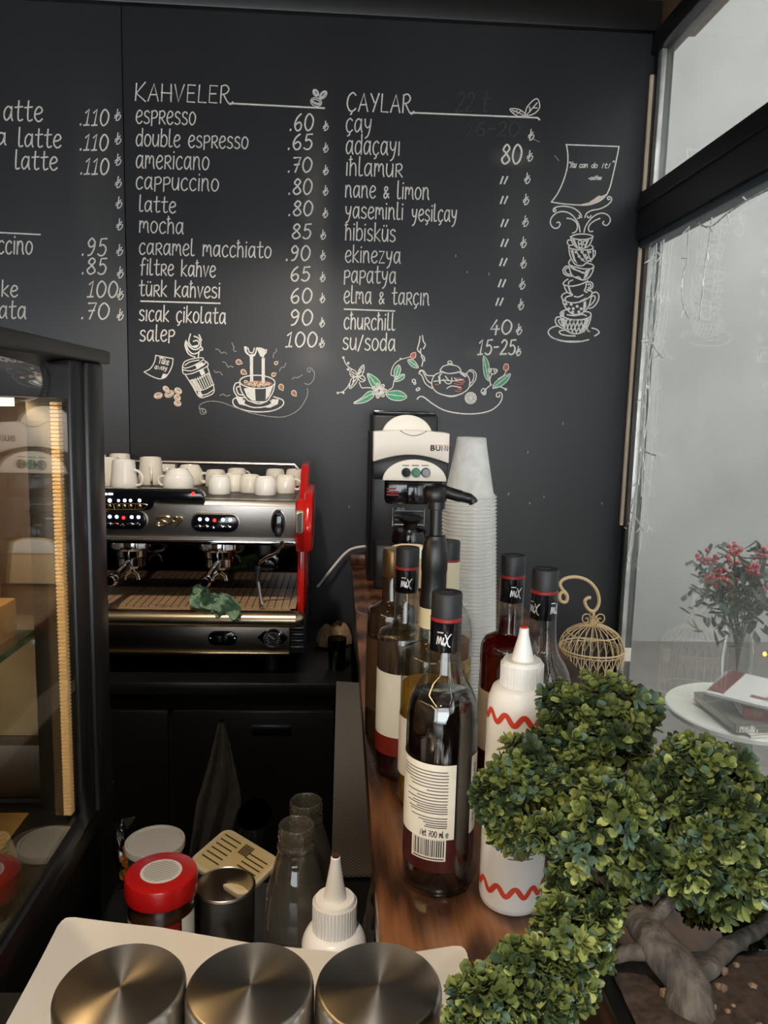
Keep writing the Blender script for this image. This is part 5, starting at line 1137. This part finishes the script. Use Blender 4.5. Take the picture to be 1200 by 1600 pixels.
# ------------------------------------------------------------------ things on the work shelf
M['jarglass'] = glass('jar glass', (236, 238, 234), .6, 1.0, 1.5)
M['milkglass'] = glass('milk bottle glass', (226, 226, 218), .6, 1.6, 1.5, haze=((186, 180, 168), .10, .2, 18))
# red-lid jar
p = at_z(252, 1362, 1.036); jx, jy = p.x, p.y
jr = thing('spread_jar', 'jar of brown spread with a red screw lid and a round white sticker', 'jar', (jx, jy, LZ)); c = (jx, jy, LZ); f = facing(jx, jy)
MB().lathe([(0, .003), (.034, 0), (.0385, .004), (.0395, .012), (.0395, .085), (.037, .096), (.035, .104), (.035, .110)], c, 40).build('jar_body', M['jarglass'], jr)
MB().lathe([(0, .005), (.034, .005), (.0375, .012), (.0375, .084), (.034, .098), (0, .098)], c, 36).build('spread', mat('hazelnut spread', (74, 42, 26), .3), jr)
o = MB(); cylpatch(o, .0398, f, -1.0, .55, .018, .080, c, 24); lb2 = o.build('label', mat('red jar label', (120, 24, 26), .4), jr)
S = []; rnd = random.Random(9)
for k in range(9): microtext(S, -.010, .018, .072-k*.006, rnd)
mb = MB(); mb.ribbon(S, .001, cylmap(.0401, f, c)); mb.build('label_print', mat('faded pink print', (176, 110, 104), .6), lb2, smooth=0)
o = MB(); cylpatch(o, .0398, f, .60, 1.25, .015, .082, c, 12); o.build('side_label', M['paper'], jr)
o = MB(); cylpatch(o, .0398, f, -1.5, -1.05, .05, .078, c, 12); o.build('side_label', mat('grey label', (150, 140, 134), .6), jr)
o = MB(); o.lathe([(.036, .100), (.0425, .101), (.0432, .104), (.0432, .121), (.0418, .1255), (.039, .1265), (0, .1265)], c, 48); ld = o.build('screw_lid', mat('red lid', (186, 22, 20), .3, coat=.3), jr)
o = MB(); o.lathe([(0, .1269), (.0245, .1269)], c, 40); st = o.build('sticker', mat('sticker', (222, 216, 208), .6), ld)
S = []
for k in range(11):
    v = -.018+k*.0036; w = sqrt(max(0, .021**2-v*v)); T = []; microtext(T, -w, w, v, rnd); S += T
mb = MB(); a_ = .35; mb.ribbon(S, .0011, lambda u, v: Vector((jx+u*cos(a_)-v*sin(a_), jy+u*sin(a_)+v*cos(a_), LZ+.1272))); mb.build('sticker_print', mat('grey print', (96, 88, 80), .7), st, smooth=0)
# white lidded tub behind it
p = at_z(236, 1336, 1.008); wt = thing('plastic_tub', 'round tub with a whitish lid just behind the red-lid jar', 'tub', (p.x, p.y+.03, LZ)); c = (p.x-.003, p.y+.034, LZ)
MB().lathe([(0, 0), (.033, 0), (.036, .09), (0, .09)], c, 32).build('tub_body', mat('grey tub', (70, 66, 62), .4), wt)
MB().lathe([(.036, .088), (.0395, .089), (.0402, .094), (.0395, .098), (.0365, .0985), (.035, .096), (0, .096)], c, 40).build('lid', mat('whitish lid', (196, 190, 180), .35), wt)
# open steel pots
def pot(label, x, y, r, h):
    t = thing('steel_pot', label, 'pot', (x, y, LZ), 'open steel pots on the work shelf')
    MB().lathe([(0, .0), (r-.004, 0), (r, .004), (r, h), (r-.001, h+.001), (r-.002, h), (r-.002, .006), (0, .005)], (x, y, LZ+.0005), 44).build('pot_body', M['steel'], t)
    MB().lathe([(r-.0005, h-.004), (r+.0012, h-.001), (r, h+.001)], (x, y, LZ), 44).build('rolled_rim', M['steel'], t)
p = at_z(352, 1382, .985); pot('open steel pot holding the leaning margarine lid', p.x, p.y, .0375, .075)
pot('lower open steel pot squeezed between the tray and the milk bottle', -.122, .782, .035, .052)
# margarine lid leaning in the pot
mg = thing('margarine_lid', 'cream rectangular margarine lid with barcode leaning out of a steel pot', 'lid', (-.135, .955, 1.0))
Mg = Matrix.Translation((-.140, .992, .972)) @ Matrix.Rotation(radians(14), 4, 'X') @ Matrix.Rotation(radians(-36), 4, 'Z')
def rrect(w, h, r, n=6):
    P = []
    for cx, cy, a0 in ((w/2-r, h/2-r, 0), (-w/2+r, h/2-r, 90), (-w/2+r, -h/2+r, 180), (w/2-r, -h/2+r, 270)):
        for k in range(n+1): a = radians(a0+90*k/n); P.append((cx+r*cos(a), cy+r*sin(a)))
    return P
o = MB(); o.prism([Mg @ Vector((x, y, -.010)) for x, y in rrect(.104, .078, .014)], Mg.to_3x3() @ Vector((0, 0, .010)), .002); o.build('lid_shell', mat('cream plastic', (222, 206, 170), .4), mg)
o = MB(); o.poly([Mg @ Vector((x, y, .0004)) for x, y in rrect(.092, .066, .008)]); o.build('printed_face', mat('butter yellow print', (214, 192, 138), .45), mg, smooth=0)
S = []; rnd = random.Random(4)
for k in range(6): microtext(S, -.042, -.012, .026-k*.009, rnd); microtext(S, .010, .042, .020-k*.008, rnd)
mb = MB(); mb.ribbon(S, .0022, lambda u, v: Mg @ Vector((u, v, .0008)))
for k in range(12): mb.ribbon([[(-.006+k*.0014, .012), (-.006+k*.0014, .030)]], .0005+.0004*(k % 3), lambda u, v: Mg @ Vector((u, v, .0008)))
mb.build('label_print', mat('brown ink', (70, 54, 36), .7), mg, smooth=0)
# milk bottles
def milk(label, x, y, H):
    t = thing('milk_bottle', label, 'bottle', (x, y, LZ), 'empty glass milk bottles'); c = (x, y, LZ)
    k = H/.2
    MB().lathe([(0, .003), (.032, 0), (.037, .005), (.0385, .02), (.0385, .075*k), (.0375, .095*k), (.034, .118*k), (.0285, .140*k), (.0235, .158*k), (.0205, .168*k), (.0205, .172*k)], c, 44).build('bottle_body', M['milkglass'], t, smooth=60)
    o = MB(); o.lathe([(.0205, .170*k), (.0218, .171*k), (.0222, .176*k), (.0205, .178*k), (.0203, .184*k), (.0215, .186*k), (.0203, .189*k), (.0215, .192*k), (.0203, .195*k), (.0208, .1985*k), (.0195, .2*k), (.0182, .198*k), (.018, .174*k)], c, 40); o.build('threaded_neck', M['milkglass'], t, smooth=60)
p = at_z(463, 1287, 1.112); milk('empty glass milk bottle beside the small white squeeze bottle', p.x, p.y, 1.112-LZ)
p = at_z(478, 1250, 1.095); milk('empty glass milk bottle standing behind the other milk bottle', p.x, p.y, 1.095-LZ)
# translucent packet beside the case
o = MB()
def packet(u, v):
    x = -.292+.030*(u-.5)+.006*sin(v*5); z = LZ+.004+.11*v; w = .016*sin(pi*min(1, v*1.05))*(1-(2*u-1)**2)**.5
    return Vector((x+.006*sin(v*9+u*4), 1.012+.004*sin(u*8+v*6), z)), w
o.grid(lambda u, v: packet(u, v)[0]+Vector((0, -packet(u, v)[1], 0)), 12, 16); o.grid(lambda u, v: packet(u, v)[0]+Vector((0, packet(u, v)[1], 0)), 12, 16)
bmesh.ops.remove_doubles(o.bm, verts=o.bm.verts, dist=1e-4)
pk = o.build('snack_packet', glass('crinkled film', (220, 210, 190), .5, 1.2, 1.5), None)
tag(pk, 'clear crinkled packet with amber contents in the corner by the display case', 'packet')
o = MB()
for k in range(9): o.lathe([(0, -.008), (.007, -.004), (.008, .003), (0, .009)], Vector((-.290+random.uniform(-.006, .006), 1.012, LZ+.022+k*.0065)), 10)
MBk = o.build('amber_sweets', mat('amber sweets', (196, 130, 46), .4), pk); MBk['kind'] = 'stuff'
# crinkled film strip by the bar edge
def film(u, v):
    n = mnoise.noise(Vector((u*3, v*9, 0)))*.006
    return Vector((.033+.010*u+n, .70+.17*v, LZ+.002+.10*u+.01*v+mnoise.noise(Vector((u*5, v*14, 3)))*.008+.01))
o = MB(); o.grid(film, 8, 40); bmesh.ops.solidify(o.bm, geom=list(o.bm.faces), thickness=.0006)
tag(o.build('film_strip', glass('plastic film', (214, 206, 196), .6, 1.6, 1.5, haze=((200, 192, 180), .1, .35, 30)), smooth=25), 'crinkled strip of clear film against the walnut bar edge', 'film')
# dark apron hanging from a cupboard handle
am = mat('charcoal apron cloth', (78, 70, 62), .95, noise=(30, .2), bump=(300, .4))
outl = [(0, .80, -.292), (.25, .76, -.30), (.5, .69, -.315), (.75, .60, -.325), (1, .36, -.375)]
def apron(u, v):
    z = .815-.50*v
    cx = -.292-.02*v-.05*v*v*1.2; w = .012+.105*min(1, v*2.6)*(1-.35*max(0, v-.45))
    x = cx+(u-.5)*w+.012*min(1, v*3)
    y = 1.850-.018*abs(sin(u*pi*2.5+v*2))*(.4+min(1, v*2))-.004
    return Vector((x, y, z+.03*(abs(u-.5)*2)*-min(1, v*2)))
o = MB(); o.grid(apron, 40, 40); bmesh.ops.solidify(o.bm, geom=list(o.bm.faces), thickness=.0016)
tag(o.build('apron', am, smooth=80), 'charcoal cloth apron hanging from a cupboard handle under the espresso machine', 'apron')
# black bin bag on the floor between the counters
def bag(u, v):
    a = 2*pi*u; r = .17*sin(pi*(.08+.86*v))**.6; n = (mnoise.noise(Vector((cos(a)*2, sin(a)*2, v*4)))*.045+mnoise.noise(Vector((cos(a)*6, sin(a)*6, v*10)))*.016)*sin(pi*(.04+.92*v))
    return Vector((-.165+(r+n)*cos(a)*.55, 1.45+(r+n)*sin(a), .0+.78*v+n*.3+.02))
o = MB(); o.grid(bag, 60, 50); bmesh.ops.remove_doubles(o.bm, verts=o.bm.verts, dist=1e-5)
bb_ = min(v.co.z for v in o.bm.verts)
for v in o.bm.verts: v.co.z -= bb_-.001
tag(o.build('bin_bag', mat('black film', (16, 15, 15), .25), smooth=50), 'black bin bag standing on the floor beneath the bar', 'bag')
# ------------------------------------------------------------------ birdcage
wire = mat('cream painted wire', (206, 180, 138), .5)
kx, ky = at_y(925, 1000, 2.2).x, 2.2; KR = .096; KB = .755; zr = at_y(925, 1012, 2.2).z
st = thing('side_table', 'small black side table under the birdcage in the corner', 'table', (kx, ky, 0))
MB().lathe([(0, KB-.02), (.13, KB-.02), (.13, KB), (0, KB)], (kx, ky-.03, 0), 40).build('table_top', M['blacklac'], st)
o = MB(); o.lathe([(0, 0), (.12, 0), (.12, .012), (.02, .03), (.02, KB-.02), (0, KB-.02)], (kx, ky-.03, 0), 24); o.build('pedestal', M['black'], st)
cg = thing('birdcage', 'cream wire birdcage with a curled hook, by the chalkboard corner', 'birdcage', (kx, ky, KB))
o = MB(); NB = 26; ztop_ = at_y(925, 975, 2.2).z
dome = [(KR*cos(t), zr+(ztop_-zr+.0)*sin(t)) for t in [pi/2*k/10 for k in range(11)]]
for k in range(NB):
    a = 2*pi*k/NB; o.tube([(kx+r*cos(a), ky+r*sin(a), z) for r, z in dome], .0015, 6)
o.build('dome_wires', wire, cg)
o = MB()
for k in range(NB):
    a = 2*pi*k/NB; a2 = 2*pi*(k+1)/NB; am_ = (a+a2)/2
    o.tube([(kx+KR*cos(a), ky+KR*sin(a), zr-.004), (kx+KR*cos(a), ky+KR*sin(a), KB+.01)], .0013, 6)
    o.tube([(kx+KR*cos(a+(a2-a)*2*t), ky+KR*sin(a+(a2-a)*2*t), zr-.045+.04*sin(pi*t)) for t in [j/8 for j in range(9)]], .0013, 6)
o.build('side_wires', wire, cg)
o = MB()
for z, r in ((zr, .0028), (zr-.008, .0016), (KB+.006, .003)): o.tube([(kx+KR*cos(2*pi*k/48), ky+KR*sin(2*pi*k/48), z) for k in range(48)], r, 8, True)
zz = zr+(ztop_-zr)*.62; rr = KR*.785; o.tube([(kx+rr*cos(2*pi*k/40), ky+rr*sin(2*pi*k/40), zz) for k in range(40)], .0020, 8, True)
o.build('hoops', wire, cg)
def kq(X, Y): return at_y(540+X/2.5, 620+Y/2.5, 2.2)
o = MB()
for sx in (-1, 1):
    for an in (0, pi/2):
        P = [(.0, .0), (.004, .016), (.016, .030), (.030, .028), (.034, .014), (.026, .004), (.016, .008), (.018, .018), (.024, .016)]
        o.tube([(kx+sx*u*cos(an), ky+sx*u*sin(an), ztop_+v) for u, v in catmull(P, 4)], .0018, 6)
o.lathe([(0, -.004), (.014, -.002), (.012, .006), (.004, .02), (.004, .04), (0, .042)], (kx, ky, ztop_), 14)
o.build('finial', wire, cg)
o = MB()
Pk = [(862, 772), (848, 762), (836, 775), (840, 797), (858, 802), (866, 788), (862, 770), (845, 750), (838, 728), (858, 710), (900, 704), (945, 718), (978, 752), (990, 795), (980, 828), (962, 838), (942, 822), (934, 800), (944, 786), (957, 785)]
o.tube([kq(x, y) for x, y in catmull(Pk, 5)], .0052, 10)
pt = kq(964, 836); o.tube([pt, (kx, ky, ztop_+.03)], .004, 8)
o.build('hook', wire, cg)
o = MB(); a, b = at_y(975, 1012, 2.17), at_y(982, 1033, 2.17); o.bb((a.x, 2.168, b.z), (a.x+.022, 2.1692, a.z)); o.tube([(a.x+.01, 2.168, a.z-.003), (kx+KR*.95, ky-KR*.3, zr)], .0006, 5); o.build('price_tag', M['paper'], cg)

# ------------------------------------------------------------------ fairy lights on the glass
wm = mat('clear wire', (236, 238, 236), .35); bm_ = mat('clear bulb', (244, 244, 240), .15, emit=(255, 250, 240), estr=.12)
fl = thing('fairy_lights', 'white fairy lights draped from the transom and down the window corner', 'fairy lights', (GX-.02, 2.0, 1.2))
XF = GX-.012
o = MB(); bulbs = []
def strand(P, r=.0013, nb=0, twist=.0025):
    Q = catmull([tuple(at_x(x, y, XF-.004)) for x, y in P], 12); Q = [Vector(q_) for q_ in Q]
    for ph in (0, pi):
        o.tube([q_+Vector((0, cos(i*.9+ph)*twist, sin(i*.9+ph)*twist*.6)) for i, q_ in enumerate(Q)], r, 5)
    for k in range(nb): bulbs.append(Q[int((k+.5)/nb*(len(Q)-1))])
strand([(1027, 372), (1024, 400), (1020, 440), (1017, 480), (1012, 520), (1010, 560)], nb=3)
strand([(1038, 372), (1034, 410), (1030, 450), (1024, 500), (1014, 550), (1008, 600), (1004, 650), (1003, 700)], nb=5)
strand([(1078, 340), (1075, 370), (1073, 410), (1067, 430), (1066, 470), (1076, 497)], nb=4)
strand([(1112, 340), (1108, 375), (1102, 410), (1098, 450), (1093, 498)], nb=4)
strand([(1018, 520), (1008, 575), (1002, 640), (1000, 700), (996, 750), (990, 800), (984, 850), (977, 885)], nb=6)
strand([(1010, 560), (1004, 620), (1001, 680), (1000, 730), (992, 780), (984, 840), (980, 880), (973, 930), (970, 985)], nb=6)
strand([(1040, 350), (1060, 335), (1085, 345), (1108, 355), (1135, 335), (1160, 318), (1190, 300), (1230, 280)], nb=6)
strand([(1042, 345), (1062, 333), (1075, 335), (1090, 322), (1140, 296), (1200, 268)], nb=2)
strand([(1000, 700), (985, 870), (962, 900), (970, 930), (962, 960), (965, 1010)], nb=3)
for j in range(5):
    strand([(1034-j*4+random.uniform(-3, 3), 375+j*3), (1030-j*4+random.uniform(-5, 5), 430), (1024-j*3+random.uniform(-5, 5), 500), (1016-j*2+random.uniform(-5, 5), 570), (1010-j*2+random.uniform(-5, 5), 640), (1002-j+random.uniform(-5, 5), 720+j*14)], .0013, 5)
for P in ([(1000, 690), (1008, 705), (1025, 712)], [(996, 760), (985, 800), (980, 850)], [(1012, 520), (1024, 545), (1036, 560)], [(986, 800), (995, 812), (1006, 830)]): strand(P, .0012, 2)
o.build('light_cable', wm, fl)
random.seed(12)
for i, b in enumerate(bulbs):
    d = Vector((random.uniform(-.15, .0), random.uniform(-1, 1), random.uniform(-1, .3))).normalized()
    MB().tube([b, b+d*.012, b+d*.028], [.0014, .0021, .0016], 6).build('bulb', bm_, fl)

# ------------------------------------------------------------------ beyond the glass: table, books, berries
TT = .70
tb = thing('round_table', 'round white table outside the window carrying a pile of books', 'table', (1.26, 2.2, 0))
MB().lathe([(0, TT-.022), (.225, TT-.022), (.235, TT-.016), (.235, TT-.004), (.231, TT), (0, TT)], (1.26, 2.2, 0), 56).build('table_top', mat('chalky white paint', (214, 212, 200), .5, noise=(6, .06)), tb)
MB().lathe([(0, -.02), (.17, -.02), (.17, .0), (.03, .03), (.03, TT-.022), (0, TT-.022)], (1.26, 2.2, 0), 28).build('pedestal', mat('grey post', (120, 116, 110), .5), tb)
pages = mat('page edges', (206, 198, 182), .8, noise=(200, .1, (1, 1, 20)))
def book(label, corner, ang, w, d, z0, th, cover, spine_txt=None, txtcol=None, txth=.008, cat='book'):
    t = thing('book' if cat == 'book' else 'magazine', label, cat, (corner[0], corner[1], z0), 'books piled on the round table')
    b = MB(); b.bb((0.003, .002, .0015), (w-.002, d-.002, th-.0015)); b.build('pages', pages, None, loc=(0, 0, 0)).parent = t
    b = MB(); b.bb((0, 0, 0), (w, d, .0018), .0004, 1); b.bb((0, 0, th-.0018), (w, d, th), .0004, 1); b.bb((0, 0, 0), (w, .0025, th), .0004, 1)
    cv = b.build('cover', cover, None, loc=(0, 0, 0)); cv.parent = t
    if spine_txt:
        for i, s in enumerate(spine_txt):
            T, tw = text2d(s, .12); k = txth
            b = MB(); b.ribbon([[(px*k*.9+.012, th-.004-(i+1)*txth*1.22+py*k) for px, py in s_] for s_ in T], .0019, lambda u, v: Vector((u, -.0006, v)))
            q_ = b.build('spine_lettering', txtcol, None, smooth=0, loc=(0, 0, 0)); q_.parent = cv
    t.rotation_euler = (0, 0, radians(ang)); return t
book('thin white booklet at the bottom of the pile on the round table', (1.16, 1.985), 8, .20, .26, TT+.0005, .009, mat('white cover', (220, 216, 206), .4))
book('grey book with white spine lettering under the maroon book', (1.123, 2.0), 2, .24, .25, TT+.010, .026, mat('grey cover', (112, 106, 98), .4), ('HUMAN DIM', '& INTERIOR S'), M['porcelain'], .0082)
book('thick maroon hardback with gold lettering in the middle of the pile', (1.160, 2.035), -14, .19, .21, TT+.0365, .034, mat('maroon cloth', (96, 34, 36), .5), ('ANBUL',), M['goldmetal'], .014)
book('pale magazine lying under the topmost magazine', (1.085, 2.125), -40, .20, .25, TT+.071, .008, mat('grey glossy cover', (150, 150, 146), .25), cat='magazine')
mz = book('topmost magazine of the pile, white cover with a maroon band', (1.085, 2.118), -43, .21, .26, TT+.0795, .007, mat('white glossy cover', (216, 212, 206), .25), cat='magazine')
b = MB(); b.bb((.0, .02, .0071), (.045, .26, .0074)); q_ = b.build('cover_band', mat('maroon band', (108, 42, 48), .35), None, loc=(0, 0, 0)); q_.parent = mz
b = MB(); b.bb((.11, .05, .0071), (.20, .075, .0074)); b.bb((.15, .075, .0071), (.185, .11, .0074)); q_ = b.build('cover_picture', mat('cover picture', (120, 84, 74), .4), None, loc=(0, 0, 0)); q_.parent = mz
vx, vy = 1.32, 2.38
vs = thing('flower_vase', 'glass vase holding a bouquet of red berries behind the books', 'vase', (vx, vy, TT))
MB().lathe([(0, .004), (.04, 0), (.045, .006), (.05, .1), (.042, .19), (.05, .24)], (vx, vy, TT+.0005), 32).build('vase_body', M['jarglass'], vs)
bq = thing('berry_bouquet', 'bouquet of red berry clusters and dark green leaves in the glass vase', 'bouquet', (vx, vy, TT+.1))
random.seed(21)
lm = mat('dark green leaf', (40, 60, 44), .5, noise=(20, .3)); bmt = mat('red berry', (156, 40, 52), .3, coat=.3, noise=(60, .3))
cl = [at_y(x, y, yy) for x, y, yy in ((1108, 878, 2.34), (1147, 862, 2.30), (1118, 906, 2.28), (1136, 908, 2.30), (1148, 884, 2.38), (1176, 892, 2.30), (1195, 868, 2.34), (1188, 920, 2.36), (1215, 890, 2.4))]
o = MB()
for p in cl: o.tube(catmull([(vx, vy, TT+.05), (vx+(p.x-vx)*.2, vy+(p.y-vy)*.2, TT+.2), tuple(p)], 5), .0025, 6)
o.build('stems', mat('brown stem', (70, 58, 44), .7), bq)
def leafgeo(mb, base, d, up, L_, w, fold=.25):
    d = d.normalized(); s_ = d.cross(up)
    if s_.length < 1e-3: s_ = d.cross(Vector((1, 0, 0)))
    s_.normalize(); n_ = s_.cross(d)
    a = mb.bm.verts.new(base); m1 = mb.bm.verts.new(base+d*L_*.5-n_*w*fold); tp = mb.bm.verts.new(base+d*L_-n_*w*fold*.8)
    for sg in (-1, 1):
        v1 = mb.bm.verts.new(base+d*L_*.34+s_*sg*w*.34); v2 = mb.bm.verts.new(base+d*L_*.66+s_*sg*w*.52); v3 = mb.bm.verts.new(base+d*L_*.90+s_*sg*w*.36)
        for f_ in ((a, v1, m1), (v1, v2, m1), (m1, v2, v3), (m1, v3, tp)):
            ff = mb.bm.faces.new(f_ if sg > 0 else f_[::-1]); ff.material_index = mb.mi
o = MB()
for p in cl:
    for k in range(26):
        d = Vector((random.gauss(0, 1), random.gauss(0, 1), random.gauss(-.1, .8)))
        leafgeo(o, p+Vector((random.gauss(0, .022), random.gauss(0, .022), random.gauss(-.035, .03))), d, Vector((0, 0, 1)), random.uniform(.03, .06), random.uniform(.014, .024))
for k in range(160):
    leafgeo(o, Vector((vx-.03+random.gauss(0, .07), vy+random.gauss(0, .05), TT+.30+random.gauss(0, .06))), Vector((random.gauss(0, 1), random.gauss(0, 1), random.gauss(0, .8))), Vector((0, 0, 1)), random.uniform(.04, .07), random.uniform(.016, .026))
o.build('leaves', lm, bq, smooth=60)
for p in cl:
    o = MB()
    for k in range(16):
        r = bmesh.ops.create_icosphere(o.bm, subdivisions=2, radius=random.uniform(.0065, .009)); bmesh.ops.translate(o.bm, vec=p+Vector((random.gauss(0, .016), random.gauss(0, .013), random.gauss(.004, .012))), verts=r['verts'])
    o.build('berry_cluster', bmt, bq, smooth=80)
tl = thing('tealight_lantern', 'dark wire lantern glowing amber beside the book pile', 'lantern', (1.245, 2.40, TT))
lx, ly = at_y(1232, 1025, 2.42).x, 2.42
tl.location = (lx, ly, TT); WL[tl.name] = Vector((lx, ly, TT))
o = MB()
for k in range(10):
    a = 2*pi*k/10; o.tube([(lx+.045*cos(a), ly+.045*sin(a), TT+.002), (lx+.06*cos(a+.5), ly+.06*sin(a+.5), TT+.11), (lx+.04*cos(a+1), ly+.04*sin(a+1), TT+.22)], .002, 6)
for z, r in ((.002, .045), (.11, .06), (.22, .04)): o.tube([(lx+r*cos(2*pi*k/30), ly+r*sin(2*pi*k/30), TT+z) for k in range(30)], .002, 6, True)
o.build('wire_frame', mat('dark wire', (36, 34, 32), .5), tl)
for x, y in ((1215, 1020), (1195, 1022), (1222, 1010)):
    p = at_y(x, y, ly-.02); MB().lathe([(0, -.008), (.006, -.003), (.006, .003), (0, .009)], p, 12).build('amber_light', mat('amber light', (255, 180, 80), .4, emit=(255, 150, 50), estr=9), tl)

# ------------------------------------------------------------------ bonsai in the foreground
random.seed(31)
bark = mat('grey brown bark', (50, 44, 39), .85, noise=(90, .5, (1, 1, .25), (88, 80, 72)), bump=(90, .6, (1, 1, .25)))
px_, py_ = .335, .462; PZ = BZ
bz = thing('bonsai', 'artificial bonsai tree with clouds of small green leaves in a black pot', 'potted plant', (px_, py_, PZ))
o = MB(); H = .075
o.prism([(px_+x, py_+y, PZ+.008) for x, y in rrect(.23, .13, .02)], (0, 0, H-.012), .004)
o.prism([(px_+x, py_+y, PZ+H-.012) for x, y in rrect(.27, .165, .024)], (0, 0, .012), .003)
for sx in (-1, 1):
    for sy in (-1, 1): o.bb((px_+sx*.08-.015, py_+sy*.055-.012, PZ+.0005), (px_+sx*.08+.015, py_+sy*.055+.012, PZ+.012), .003)
o.build('pot', mat('black glazed pot', (14, 14, 15), .3), bz)
def soil(u, v):
    x = (u-.5)*.248; y = (v-.5)*.143
    return Vector((px_+x, py_+y, PZ+H+.004+.006*(1-(2*u-1)**2)*(1-(2*v-1)**2)+mnoise.noise(Vector((x*60, y*60, 0)))*.003))
o = MB(); o.grid(soil, 50, 36); so = o.build('soil', mat('dark potting soil', (34, 25, 20), .95, noise=(160, .5, (1, 1, 1), (60, 44, 32))), bz, smooth=20)
o = MB(); o.mi = 0
for k in range(60):
    r = bmesh.ops.create_icosphere(o.bm, subdivisions=1, radius=random.uniform(.002, .0045)); bmesh.ops.translate(o.bm, vec=(px_+random.uniform(-.1, .1), py_+random.uniform(-.06, .06), PZ+H+.008), verts=r['verts'])
pb = o.build('pebbles', mat('brown pebbles', (104, 82, 62), .8, noise=(60, .4)), bz, smooth=20); pb['kind'] = 'stuff'
def tp(x, y, d): return at_y(x, y, d)
o = MB()
def branch(P, r0, r1):
    Q = catmull([tuple(p) for p in P], 8); n = len(Q)
    o.tube([Vector(q_)+Vector((mnoise.noise(Vector(q_)*60)*.002, 0, 0)) for q_ in Q], [(r0+(r1-r0)*i/(n-1))*(1+.12*mnoise.noise(Vector(q_)*80)) for i, q_ in enumerate(Q)], 14)
branch([Vector((.268, .440, PZ+H-.035)), tp(1082, 1585, .478), tp(1066, 1525, .492), tp(1022, 1468, .512), tp(990, 1420, .545), tp(965, 1370, .56), tp(950, 1290, .58), tp(930, 1200, .61)], .0185, .0075)
branch([tp(1072, 1535, .49), tp(1108, 1508, .51), tp(1140, 1478, .535), tp(1190, 1448, .57), tp(1240, 1400, .58)], .009, .005)
branch([tp(1010, 1452, .517), tp(1050, 1400, .535), tp(1110, 1330, .54), tp(1150, 1290, .54)], .007, .004)
branch([tp(1030, 1485, .505), tp(985, 1488, .51), tp(930, 1500, .515), tp(870, 1520, .505)], .007, .004)
branch([tp(960, 1340, .565), tp(900, 1290, .60), tp(840, 1250, .625), tp(790, 1250, .635)], .006, .003)
o.build('trunk', bark, bz, smooth=70)
LM = [mat('boxwood leaf dark', (48, 62, 38), .42, spec=.35), mat('boxwood leaf mid', (84, 96, 52), .4, spec=.35), mat('boxwood leaf olive', (108, 118, 62), .4, spec=.35), mat('boxwood leaf bluish', (84, 106, 88), .34, spec=.4), mat('boxwood leaf yellow', (140, 148, 84), .38, spec=.35)]
twm = mat('green twig', (60, 62, 40), .7)
def foliage(name, blobs):
    o = MB()
    for (x, y, d, rp, n) in blobs:
        n = int(n*1.3)
        c = tp(x, y, d); mpp = depth(c)/FPX; R_ = rp*mpp
        for k in range(n):
            v = Vector((random.gauss(0, 1), random.gauss(0, 1), random.gauss(0, 1))).normalized()
            if v.z < -.45 and random.random() < .5: v.z = -v.z
            rr_ = R_*(random.random()**.28)*(1.0 if random.random() < .8 else random.uniform(1.0, 1.24))
            p = c+Vector((v.x, v.y*.8, v.z))*(rr_-.008)
            out = (v+Vector((0, 0, .35))+Vector((random.gauss(0, .3), random.gauss(0, .3), random.gauss(0, .3)))).normalized()
            ax1 = out.orthogonal().normalized(); ax2 = out.cross(ax1)
            o.mi = 5; o.tube([p-out*.016, p], .0007, 4)
            base_m = random.choices((0, 1, 2, 3, 4), (3, 4, 3, 1.1, 1.0))[0]
            sc_ = random.uniform(.85, 1.15)
            for ring, (nl, tilt, L_) in enumerate(((5, 1.15, .0138), (4, .75, .0122), (3, .3, .0095))):
                for j in range(nl):
                    a = 2*pi*j/nl+ring*.7+random.uniform(-.3, .3); ti = tilt+random.uniform(-.2, .2)
                    d_ = out*cos(ti)+(ax1*cos(a)+ax2*sin(a))*sin(ti)
                    o.mi = base_m if random.random() < .7 else random.randrange(5)
                    leafgeo(o, p-out*.004*(1-ring*.5), d_, out, L_*sc_*random.uniform(.85, 1.15), .0066*sc_, .18)
    return o.build(name, LM+[twm], bz, smooth=50, recalc=False)
foliage('leaf_cluster', [(955, 1125, .64, 78, 70), (885, 1165, .63, 80, 60), (830, 1205, .62, 72, 55), (785, 1245, .615, 55, 40), (800, 1300, .61, 48, 26), (905, 1230, .60, 70, 45), (960, 1160, .62, 68, 40), (1000, 1110, .645, 40, 22), (760, 1235, .615, 36, 16), (880, 1105, .64, 45, 24)])
foliage('leaf_cluster', [(960, 1270, .555, 78, 60), (915, 1330, .55, 62, 45), (1000, 1340, .545, 72, 55), (1040, 1250, .555, 70, 50), (890, 1390, .55, 50, 30), (970, 1395, .55, 45, 26), (850, 1300, .56, 40, 18)])
foliage('leaf_cluster', [(1085, 1200, .56, 62, 48), (1140, 1210, .57, 50, 34), (1120, 1290, .535, 80, 65), (1080, 1360, .53, 66, 48), (1165, 1350, .53, 70, 55), (1205, 1270, .55, 58, 40), (1230, 1340, .54, 60, 34), (1130, 1400, .54, 50, 30), (1055, 1175, .58, 30, 12)])
foliage('leaf_cluster', [(880, 1465, .51, 66, 50), (930, 1440, .52, 46, 28), (820, 1520, .495, 62, 48), (760, 1560, .485, 56, 44), (860, 1560, .49, 62, 46), (725, 1590, .48, 36, 22), (800, 1610, .48, 60, 40), (900, 1530, .50, 44, 22), (940, 1490, .515, 32, 12)])
foliage('leaf_cluster', [(1150, 1435, .60, 50, 26), (1200, 1440, .60, 45, 22), (1090, 1420, .60, 34, 12)])
